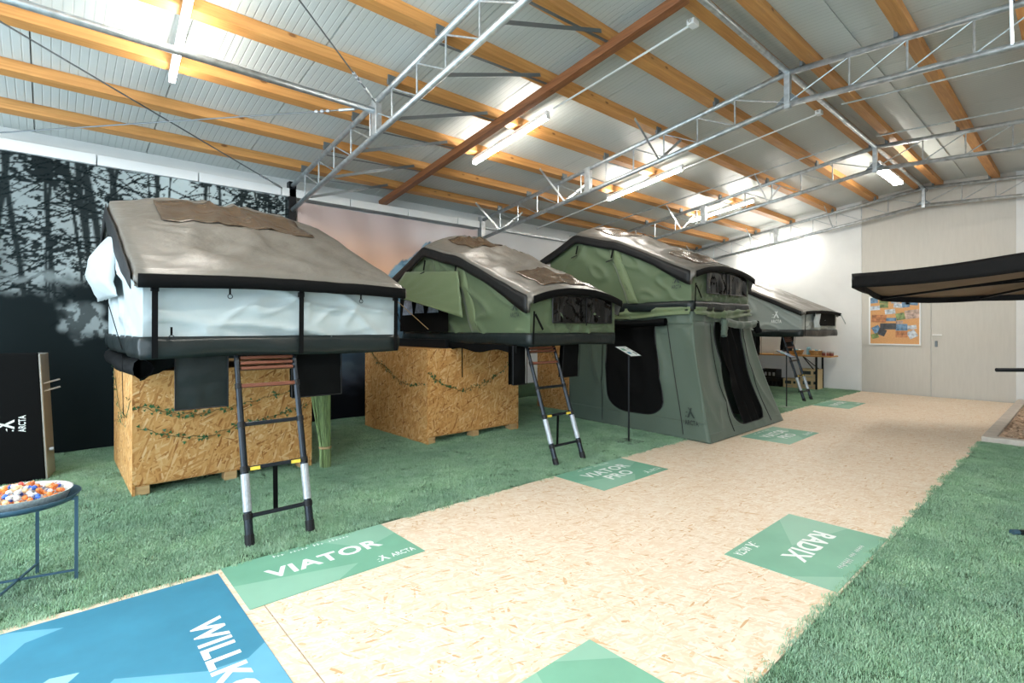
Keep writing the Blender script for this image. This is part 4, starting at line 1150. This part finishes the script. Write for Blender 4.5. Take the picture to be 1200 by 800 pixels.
# ------------------------------------------------------------------ telescopic ladders
def ladder(label, foot, top_, ya, yb_):
    r = thing('telescopic_ladder', label, 'ladder', (foot[0], (ya + yb_) / 2, 0), 'telescopic tent ladders')
    F = Vector((foot[0], 0, 0)); T = Vector((top_[0], 0, top_[1])); d = (T - F); Ln = d.length; d.normalize()
    def at(s, y): p = F + d * s; return Vector((p.x, y, p.z))
    cuts = [0, .19 * Ln / 1.3, .50 * Ln / 1.3, .80 * Ln / 1.3, 1.07 * Ln / 1.3, Ln]
    for y in (ya, yb_):
        rail = MB()
        for i in range(5): rail.tube(at(cuts[i], y), at(cuts[i + 1], y), .026 - .0022 * i, 12)
        ro = rail.build('rail', M['ladder'], r, smooth=False)
        for i in range(1, 5): MB().tube(at(cuts[i] - .018, y), at(cuts[i] + .018, y), .0315 - .0022 * i, 12).build('collar', M['black_plastic'], ro)
        MB().tube(at(cuts[1] + .03, y), at(cuts[2] - .03, y), .0262, 12).build('sticker', M['sticker'], ro)
        MB().tube(at(0, y), at(.07, y), .030, 12).build('rubber_foot', M['black_plastic'], ro)
    for i, s in enumerate(cuts[1:5]):
        MB().bar(at(s, ya), at(s, yb_), .028 if i < 3 else .03, .026, d).build('rung', M['ladder'] if i < 3 else M['rung'], r, bevel=.004)
    for k in range(3):
        MB().bar(at(Ln - .03 - .036 * k, ya + .02), at(Ln - .03 - .036 * k, yb_ - .02), .05, .020, d).build('rung', M['rung'], r, bevel=.003)
    for y in (ya + .06, yb_ - .06):
        MB().bar(at(cuts[2], y - .03) + Vector((.018, 0, 0)), at(cuts[2], y + .03) + Vector((.018, 0, 0)), .012, .022, d).build('latch', M['yellow'], r)
    ym = (ya + yb_) / 2
    MB().bar(at(cuts[2], ym) + Vector((.0, 0, -.01)), at(cuts[2], ym) + Vector((-.02, .01, -.33)), .004, .03, (0, 1, 0)).build('carry_strap', M['black'], r)
    return r
ladder('black telescopic ladder leaning on the pale grey tent', (-3.535, 0), (-3.86, 1.20), .945, 1.325)
ladder('black telescopic ladder leaning on the low green tent', (-3.555, 0), (-4.00, 1.22), 3.785, 4.195)
ladder('black telescopic ladder leaning on the far grey tent', (-3.53, 0), (-3.92, 1.22), 10.50, 10.86)

# ------------------------------------------------------------------ sign stands
def sign_stand(label, x, y, h, base_m, sheet='print_white'):
    r = thing('sign_stand', label, 'sign', (x, y, 0))
    MB().box(x - .13, x + .13, y - .13, y + .13, .004, .012).build('base_plate', base_m, r)
    MB().tube((x, y, .012), (x, y, h - .03), .011, 8).build('pole', M['black_metal'], r)
    a = Vector((x - .13, 0, h + .05)); b = Vector((x + .11, 0, h - .06))
    d = (b - a).normalized(); n = Vector((-d.z, 0, d.x)) * (1 if -d.z > 0 else -1)
    mb = MB(); mb.bar(Vector((a.x, y, a.z)), Vector((b.x, y, b.z)), .22, .006, n); mb.build('plate', M['black_plastic'], r)
    sh = MB(); sh.bar(Vector((a.x, y, a.z)) + d * .008 + n * .004, Vector((b.x, y, b.z)) - d * .008 + n * .004, .20, .001, n)
    so = sh.build('printed_sheet', M[sheet], r)
    for yo, s, ww, hh, m in ((-.045, .09, .07, .055, 'mat_green'), (-.04, .18, .06, .05, 'rug'), (.06, .19, .03, .07, 'annex'), (.0, .035, .14, .008, 'print_grey'), (.06, .08, .05, .02, 'print_grey')):
        c = Vector((a.x, y + yo, a.z)) + d * s + n * .006
        MB().bar(c - d * hh / 2, c + d * hh / 2, ww, .0006, n).build('print', M[m], so)
sign_stand('black pole sign stand before the annex mesh panel', -3.70, 5.21, 1.10, M['black_metal'])
sign_stand('black pole sign stand before the far grey tent ladder', -3.50, 9.55, .93, M['alu'], 'pane')

# ------------------------------------------------------------------ bound reed bundle
r = thing('reed_bundle', 'upright bundle of green reeds tied with twine beside the pale tent crate', 'reeds', (-5.03, 2.03, 0))
rb = MB()
for i in range(170):
    a = random.uniform(0, 2 * math.pi); q = math.sqrt(random.random())
    p0 = Vector((-5.03 + .050 * q * math.cos(a), 2.03 + .050 * q * math.sin(a), .004))
    p1 = Vector((-5.03 + .052 * q * math.cos(a), 2.03 + .052 * q * math.sin(a), .20))
    p2 = Vector((-5.05 + .10 * q * math.cos(a) + random.gauss(0, .01), 1.98 + .10 * q * math.sin(a) + random.gauss(0, .01), random.uniform(.85, 1.0)))
    rb.tube(p0, p1, .0042, 4, cap=False); rb.tube(p1, p2, .0042, 4, .0015, cap=False)
tag(rb.build('stems', M['reed'], r), kind='stuff')
MB().lathe((-5.03, 2.03, .19), [(.056, 0), (.060, .006), (.060, .018), (.056, .024)], 20).build('binding', M['twine'], r)

# ------------------------------------------------------------------ standing black case at the left
r = thing('hard_case', 'tall black fabric case with white logo and aluminium edge by the forest banner', 'case', (-6.4, -.6, 0))
x0, x1, yr = -6.62, -6.31, -.02
def lean(y, z): return y - .045 * z
mb = MB()
mb.add([(x1, -1.3, .004), (x1, yr, .004), (x1, lean(yr, 1.15), 1.155), (x1, -1.35, 1.155), (x1 - .10, -1.3, .004), (x1 - .10, yr - .002, .004), (x1 - .10, lean(yr, 1.15) - .002, 1.155), (x1 - .10, -1.35, 1.155)],
       [(0, 1, 2, 3), (7, 6, 5, 4), (0, 4, 5, 1), (1, 5, 6, 2), (2, 6, 7, 3), (3, 7, 4, 0)])
mb.build('fabric_front', M['black'], r, bevel=.012)
mb = MB()
mb.add([(x1 - .005, -1.28, .004), (x1 - .005, yr + .012, .004), (x1 - .005, lean(yr, 1.15) + .012, 1.145), (x1 - .005, -1.33, 1.145), (x0, -1.28, .004), (x0, yr + .065, .004), (x0, lean(yr, 1.15) + .065, 1.145), (x0, -1.33, 1.145)],
       [(0, 1, 2, 3), (7, 6, 5, 4), (0, 4, 5, 1), (1, 5, 6, 2), (2, 6, 7, 3), (3, 7, 4, 0)])
mb.build('aluminium_shell', M['alu'], r, bevel=.006)
for z in (.87, .80): MB().bar((x1 - .07, lean(yr, z) + .01, z), (x1 - .13, lean(yr, z) + .13, z + .03), .02, .012).build('latch', M['sticker'], r)
MB().tube((x1 - .05, yr + .02, .27), (x1 - .05, yr + .05, .27), .018, 10).build('knob', M['sticker'], r)
logo(r, (x1 + .003, -.155, .53), (0, 0, 1), (0, -1, 0), .098, M['print_white'])

# ------------------------------------------------------------------ tray table with sweets
TC = (-3.745, -.12)
r = thing('tray_table', 'small blue grey metal tray table on the grass', 'table', (TC[0], TC[1], 0))
MB().lathe((TC[0], TC[1], .455), [(.02, 0), (.228, .0), (.256, .032), (.250, .034), (.224, .008), (.02, .007)], 40).build('tray', M['blue_metal'], r, smooth=True)
for p, q in (((-3.56, -.19), (-3.93, -.05)), ((-3.69, .11), (-3.80, -.35))):
    for x, y in (p, q): MB().box(x - .008, x + .008, y - .008, y + .008, .004, .462).build('leg', M['blue_metal'], r)
    MB().bar((*p, .06), (*q, .06), .010, .010).build('brace', M['blue_metal'], r)
    MB().bar((*p, .448), (*q, .448), .010, .010).build('brace', M['blue_metal'], r)
dc = (TC[0], TC[1])
tag(MB().lathe((dc[0], dc[1], .464), [(.02, 0), (.195, 0), (.218, .050), (.222, .052), (.212, .050), (.19, .010), (.02, .010)], 40).build('sweet_dish', M['dish'], smooth=True), 'round white patterned dish of sweets on the tray table', 'dish')
sw = [((.75, .77, .78), 'white'), ((.85, .25, .06), 'orange'), ((.05, .15, .55), 'blue'), ((.80, .55, .30), 'golden'), ((.10, .40, .15), 'green'), ((.75, .12, .10), 'red')]
swm = []
for c, n_ in sw:
    mb = MB()
    mb.lathe((0, 0, 0), [(.002, -.010), (.009, -.008), (.012, 0), (.009, .008), (.002, .010)], 8)
    for s in (-1, 1): mb.add([(s * .010, -.003, -.002), (s * .010, .003, .002), (s * .022, .008, .003), (s * .022, -.008, -.003)], [(0, 1, 2, 3)])
    me = bpy.data.meshes.new('sweet'); me.from_pydata(mb.v, [], mb.f); me.materials.append(mat('wrapper_' + n_, c, .35)); swm.append((me, n_))
wts = [.40, .24, .16, .14, .03, .03]
placed = []
tries = 0
while len(placed) < 170 and tries < 20000:
    tries += 1
    a = random.uniform(0, 2 * math.pi); q = .176 * math.sqrt(random.random())
    pz = .490 + random.uniform(0, .055) * (1.35 - q / .2)
    pp = Vector((dc[0] + q * math.cos(a), dc[1] + q * math.sin(a), pz))
    if all((pp - k).length > .026 for k in placed): placed.append(pp)
for pp in placed:
    me, n_ = swm[rng.choice(6, p=wts)]
    o = bpy.data.objects.new('wrapped_sweet', me); COL.objects.link(o)
    s = random.uniform(1.0, 1.15)
    o.location = pp
    o.rotation_euler = (random.uniform(-.5, .5), random.uniform(-.5, .5), random.uniform(0, 6.28)); o.scale = (s, s, s)
    tag(o, f'{n_} wrapped sweet heaped in the white dish', 'sweet', f'{n_} sweets in the dish')

# ------------------------------------------------------------------ back table and what stands on and under it
r = thing('beer_table', 'long folding wooden table along the back wall', 'table', (-4.8, 12.85, 0))
MB().box(-6.0, -3.72, 12.62, 13.12, .735, .762).build('table_top', M['table_wood'], r, bevel=.004)
for xx in (-5.7, -4.02):
    for yy in (12.67, 13.07):
        MB().bar((xx, yy, .004), (xx, yy, .735), .035, .035, (1, 0, 0)).build('leg', M['black_metal'], r)
    MB().bar((xx, 12.67, .35), (xx, 13.07, .35), .02, .02).build('cross_bar', M['black_metal'], r)
    s = 1 if xx < -5 else -1
    for yy in (12.67, 13.07): MB().bar((xx, yy, .38), (xx + s * .35, 12.87, .735), .016, .016).build('brace', M['black_metal'], r)
def cbox(name, label, cat, x0, x1, y0, y1, z0, z1, m, marks=(), group=None):
    o = thing(name, label, cat, ((x0 + x1) / 2, (y0 + y1) / 2, z0), group)
    MB().box(x0, x1, y0, y1, z0, z1).build('body', m, o, bevel=.006)
    for a, b, c, d, mm in marks:
        MB().box(x0 + (x1 - x0) * a, x0 + (x1 - x0) * b, y0 - .003, y0, z0 + (z1 - z0) * c, z0 + (z1 - z0) * d).build('print', mm, o)
    return o
TZ = .763
o = cbox('carton', 'white and red carton standing on the back table', 'box', -5.62, -5.36, 12.75, 12.95, TZ, TZ + .30, M['print_white'], ((.05, .5, .45, .8, M['red']), (.6, .85, .1, .85, M['red'])))
def basket(label, x, y, rr):
    b = thing('wicker_basket', label, 'basket', (x, y, TZ))
    MB().lathe((x, y, TZ), [(.02, 0), (rr * .75, 0), (rr, .10), (rr * 1.05, .105), (rr * .93, .10), (rr * .7, .02), (.02, .02)], 18).build('bowl', M['basket'], b)
    for k in range(6):
        a = k * 1.05
        MB().lathe((x + rr * .5 * math.cos(a), y + rr * .5 * math.sin(a), TZ + .06), [(.005, 0), (.03, .02), (.03, .05), (.005, .07)], 8).build('contents', [M['print_white'], M['card'], M['rug_lt']][k % 3], b)
basket('round wicker basket of packets beside the carton on the back table', -4.50, 12.85, .16)
basket('wider yellow wicker basket at the jar end of the back table', -4.08, 12.84, .14)
tag(MB().lathe((-4.27, 12.95, TZ), [(.04, 0), (.045, .02), (.045, .15), (.03, .17), (.03, .18)], 12).build('bottle', M['rug_pale']), 'pale blue bottle between the two baskets', 'bottle')
tag(MB().box(-4.95, -4.75, 12.75, 12.95, TZ, TZ + .09).build('flyer_stack', M['print_white'], bevel=.004), 'low white stack of flyers on the back table', 'papers')
for k, x in enumerate((-3.90, -3.81, -3.74)):
    j = thing('glass_jar', f'small glass jar with dark contents, {ordn(k)} from the yellow basket', 'jar', (x, 12.75, TZ), 'jars on the back table')
    MB().lathe((x, 12.75, TZ), [(.03, 0), (.036, .01), (.036, .06)], 14).build('contents', M['jam'], j)
    MB().lathe((x, 12.75, TZ + .06), [(.036, 0), (.036, .015), (.03, .022)], 14).build('neck', M['glass_jar'], j)
    MB().lathe((x, 12.75, TZ + .082), [(.033, 0), (.033, .014)], 14).build('lid', M['alu'], j)
lb = ((.15, .6, .45, .8, M['print_dark']), (.2, .7, .2, .26, M['print_grey']), (.75, .92, .5, .78, M['print_dark']))
cbox('drinks_crate', 'cardboard coloured drinks crate, upper of the stack under the table', 'crate', -4.36, -3.99, 12.68, 12.98, .235, .455, M['card'], lb, 'cardboard drinks crates')
cbox('drinks_crate', 'cardboard coloured drinks crate, lower of the stack under the table', 'crate', -4.36, -3.99, 12.68, 12.98, .004, .232, M['card'], lb, 'cardboard drinks crates')
cbox('drinks_crate', 'single cardboard coloured drinks crate behind the far ladder', 'crate', -4.72, -4.42, 12.66, 12.96, .004, .21, M['card'], lb, 'cardboard drinks crates')
def bottle_crate(label, x0, x1, y0, y1, z0, z1, caps):
    c = thing('bottle_crate', label, 'crate', ((x0 + x1) / 2, (y0 + y1) / 2, z0), 'black bottle crates')
    MB().box(x0, x1, y0, y1, z0, z0 + .02).build('floor', M['black_plastic'], c)
    for a in (MB().box(x0, x1, y0, y0 + .012, z0 + .02, z1), MB().box(x0, x1, y1 - .012, y1, z0 + .02, z1),
              MB().box(x0, x0 + .012, y0 + .012, y1 - .012, z0 + .02, z1), MB().box(x1 - .012, x1, y0 + .012, y1 - .012, z0 + .02, z1)):
        a.build('side', M['black_plastic'], c)
    for k in range(4):
        xx = x0 + (x1 - x0) * (.14 + .24 * k)
        MB().box(xx - .025, xx + .025, y0 - .003, y0, z0 + .05, z0 + .13).build('slot', M['sticker'] if caps else M['black'], c)
    return c
bottle_crate('black bottle crate stacked on top near the annex', -5.25, -4.87, 12.66, 12.98, .205, .40, True)
bottle_crate('black bottle crate standing on the grass by the single cardboard crate', -5.12, -4.76, 12.64, 12.98, .004, .20, False)
bottle_crate('black bottle crate at the bottom of the stack near the annex', -5.52, -5.15, 12.66, 12.98, .004, .20, False)
tag(MB().lathe((-5.12, 12.45, .004), [(.08, 0), (.12, .04), (.11, .10), (.05, .14)], 12).build('yellow_sack', M['yellow'], smooth=True), 'small yellow sack on the grass before the black bottle crates', 'sack')

# ------------------------------------------------------------------ cork board with photographs
r = thing('cork_board', 'framed cork board pinned with small photographs on the grey gate', 'board', (-2.70, YB - .02, 1.02))
bx0, bx1, bz0, bz1 = -3.155, -2.265, 1.02, 2.05
MB().box(bx0 + .02, bx1 - .02, YB - .018, YB + .008, bz0 + .02, bz1 - .02).build('cork', M['cork'], r)
for a in ((bx0, bx1, bz0, bz0 + .025), (bx0, bx1, bz1 - .025, bz1), (bx0, bx0 + .025, bz0 + .025, bz1 - .025), (bx1 - .025, bx1, bz0 + .025, bz1 - .025)):
    MB().box(a[0], a[1], YB - .03, YB + .008, a[2], a[3]).build('frame', M['white_paint'], r)
pm = [mat('photo_%d' % i, c, .35, var=.6, vscale=14) for i, c in enumerate([(.45, .50, .55), (.12, .22, .34), (.40, .16, .06), (.05, .05, .055), (.18, .24, .08), (.42, .30, .24)])]
for cx, cz, w, h, k, a in [(.10, .92, .14, .12, 1, .1), (.30, .90, .16, .11, 4, -.1), (.52, .91, .15, .12, 0, .1), (.84, .88, .20, .16, 1, -.1), (.12, .76, .18, .09, 0, .05), (.30, .80, .15, .08, 4, 0),
                           (.58, .80, .16, .09, 0, -.1), (.72, .82, .13, .12, 1, .1), (.42, .68, .18, .10, 0, .1), (.20, .54, .26, .16, 2, -.05), (.44, .52, .18, .07, 1, 0), (.62, .58, .15, .14, 4, .2), (.84, .62, .24, .18, 5, .12),
                           (.38, .38, .28, .13, 3, 0), (.64, .36, .20, .14, 1, 0), (.64, .22, .20, .13, 2, 0), (.82, .36, .18, .08, 0, .1), (.15, .32, .14, .14, 1, .5), (.26, .26, .14, .14, 3, -.4), (.12, .18, .13, .10, 4, .3), (.84, .22, .15, .15, 0, .5), (.60, .46, .12, .06, 5, 0)]:
    X = bx0 + cx * (bx1 - bx0); Z = bz0 + cz * (bz1 - bz0)
    ca, sa = math.cos(a), math.sin(a)
    v = [(X + ca * i * w / 2 - sa * j * h / 2, YB - .0205 - .0004 * (k + 1), Z + sa * i * w / 2 + ca * j * h / 2) for i, j in ((-1, -1), (1, -1), (1, 1), (-1, 1))]
    MB().add(v, [(0, 1, 2, 3)]).build('photograph', pm[k], r, solid=.0004)

# ------------------------------------------------------------------ fan awning over the walkway
r = thing('fan_awning', 'black fan awning with khaki underside reaching over the walkway', 'awning', (.5, 8.2, 0))
HB = Vector((.5, 8.2, 2.10))
ring = [Vector(p) for p in ((.9, 6.55, 2.10), (-.42, 7.17, 2.10), (-2.10, 8.0, 2.08), (-2.14, 9.65, 1.88), (-1.08, 10.45, 1.87), (.5, 10.3, 1.92))]
def canopy(u, v_):
    t = u * (len(ring) - 1); k = min(int(t), len(ring) - 2); p = ring[k].lerp(ring[k + 1], t - k)
    q = HB.lerp(p, .05 + .95 * v_)
    q.z += .05 * math.sin(math.pi * v_) - .03 * math.sin(math.pi * (t - k)) * v_
    return q
MB().grid(canopy, 40, 12).build('canopy', M['khaki'], r, smooth=True, solid=.004)
def val(u, v_):
    t = u * (len(ring) - 1); k = min(int(t), len(ring) - 2); p = ring[k].lerp(ring[k + 1], t - k)
    o_ = (p - HB); o_.z = 0; o_.normalize()
    return p + o_ * (.01 + .012 * nz(t * 5, v_ * 2, 1)) + Vector((0, 0, (.025 - .03 * math.sin(math.pi * (t - k)) - (.19 if t < 2 else .19 - .08 * min(1, (t - 2) * 2)) * v_)))
MB().grid(val, 60, 4).build('valance', M['awn_black'], r, smooth=True, solid=.005)
for p in ring: MB().bar(HB - Vector((0, 0, .05)), p - Vector((0, 0, .04)), .03, .03).build('rib', M['black_metal'], r)
for p in ring[1:5]: MB().bar(HB - Vector((0, 0, .12)), HB.lerp(p, .6) - Vector((0, 0, .05)), .02, .02).build('strut', M['black_metal'], r)
MB().box(.42, .60, 8.12, 8.30, 1.95, 2.14).build('hub', M['black_metal'], r, bevel=.01)
MB().box(.47, .55, 8.16, 8.24, .02, 1.96).build('post', M['black_metal'], r)
MB().box(.25, .78, 7.95, 8.34, .004, .02).build('base_plate', M['black_metal'], r)

# ------------------------------------------------------------------ tubular display frame at the right edge
r = thing('display_frame', 'black tubular display frame standing on the right grass', 'frame', (.3, 5.4, 0))
fd = Vector((.70, .714, 0)); fa = Vector((-.33, 4.77, .022)); ua = Vector((-.41, 4.73, 1.098))
MB().tube(fa, fa + fd * 1.6, .018, 12).build('foot_bar', M['black_metal'], r, smooth=False)
MB().tube(fa - fd * .012, fa + fd * .03, .020, 12).build('end_cap', M['blue_metal'], r)
MB().tube(ua, ua + fd * 1.75, .013, 12).build('top_bar', M['black_metal'], r)
for q in (.45, 1.45): MB().tube(fa + fd * q, ua + fd * (q + .08), .016, 10).build('upright', M['black_metal'], r)
for q in (.45, 1.45): MB().tube(fa + fd * q - Vector((-.714, .70, 0)) * .1, fa + fd * q + Vector((-.714, .70, 0)) * -.45, .016, 10).build('cross_foot', M['black_metal'], r)

# ------------------------------------------------------------------ wood chip bed by the gate
bed = thing('chip_bed', 'low bed of pale wood chips with a light kerb along the walkway', 'bed', (1.5, 10.7, 0))
MB().box(-.86, 3.85, 8.37, 8.50, .0, .075).build('kerb', M['kerb'], bed, bevel=.008)
MB().box(-.86, -.73, 8.502, YB - .01, .0, .075).build('kerb', M['kerb'], bed, bevel=.008)
MB().grid(lambda u, v_: (-.73 + 4.5 * u, 8.5 + 4.65 * v_, .045 + .018 * nz(u * 30, v_ * 30, 0)), 60, 60).build('bedding', M['chips'], bed)
cm = MB()
for i in range(2600):
    x = -.70 + 2.2 * random.random() ** 1.5; yv = 8.52 + 4.55 * random.random()
    a = random.uniform(0, 3.14); l = random.uniform(.015, .04); w = random.uniform(.008, .016)
    dx = Vector((math.cos(a), math.sin(a), random.uniform(-.4, .4))) * l; dy = Vector((-math.sin(a), math.cos(a), random.uniform(-.3, .3))) * w
    p = Vector((x, yv, .062 + random.uniform(0, .014)))
    cm.add([p - dx - dy, p + dx - dy, p + dx + dy, p - dx + dy], [(0, 1, 2, 3)])
tag(cm.build('chips', M['chips'], bed), kind='stuff')
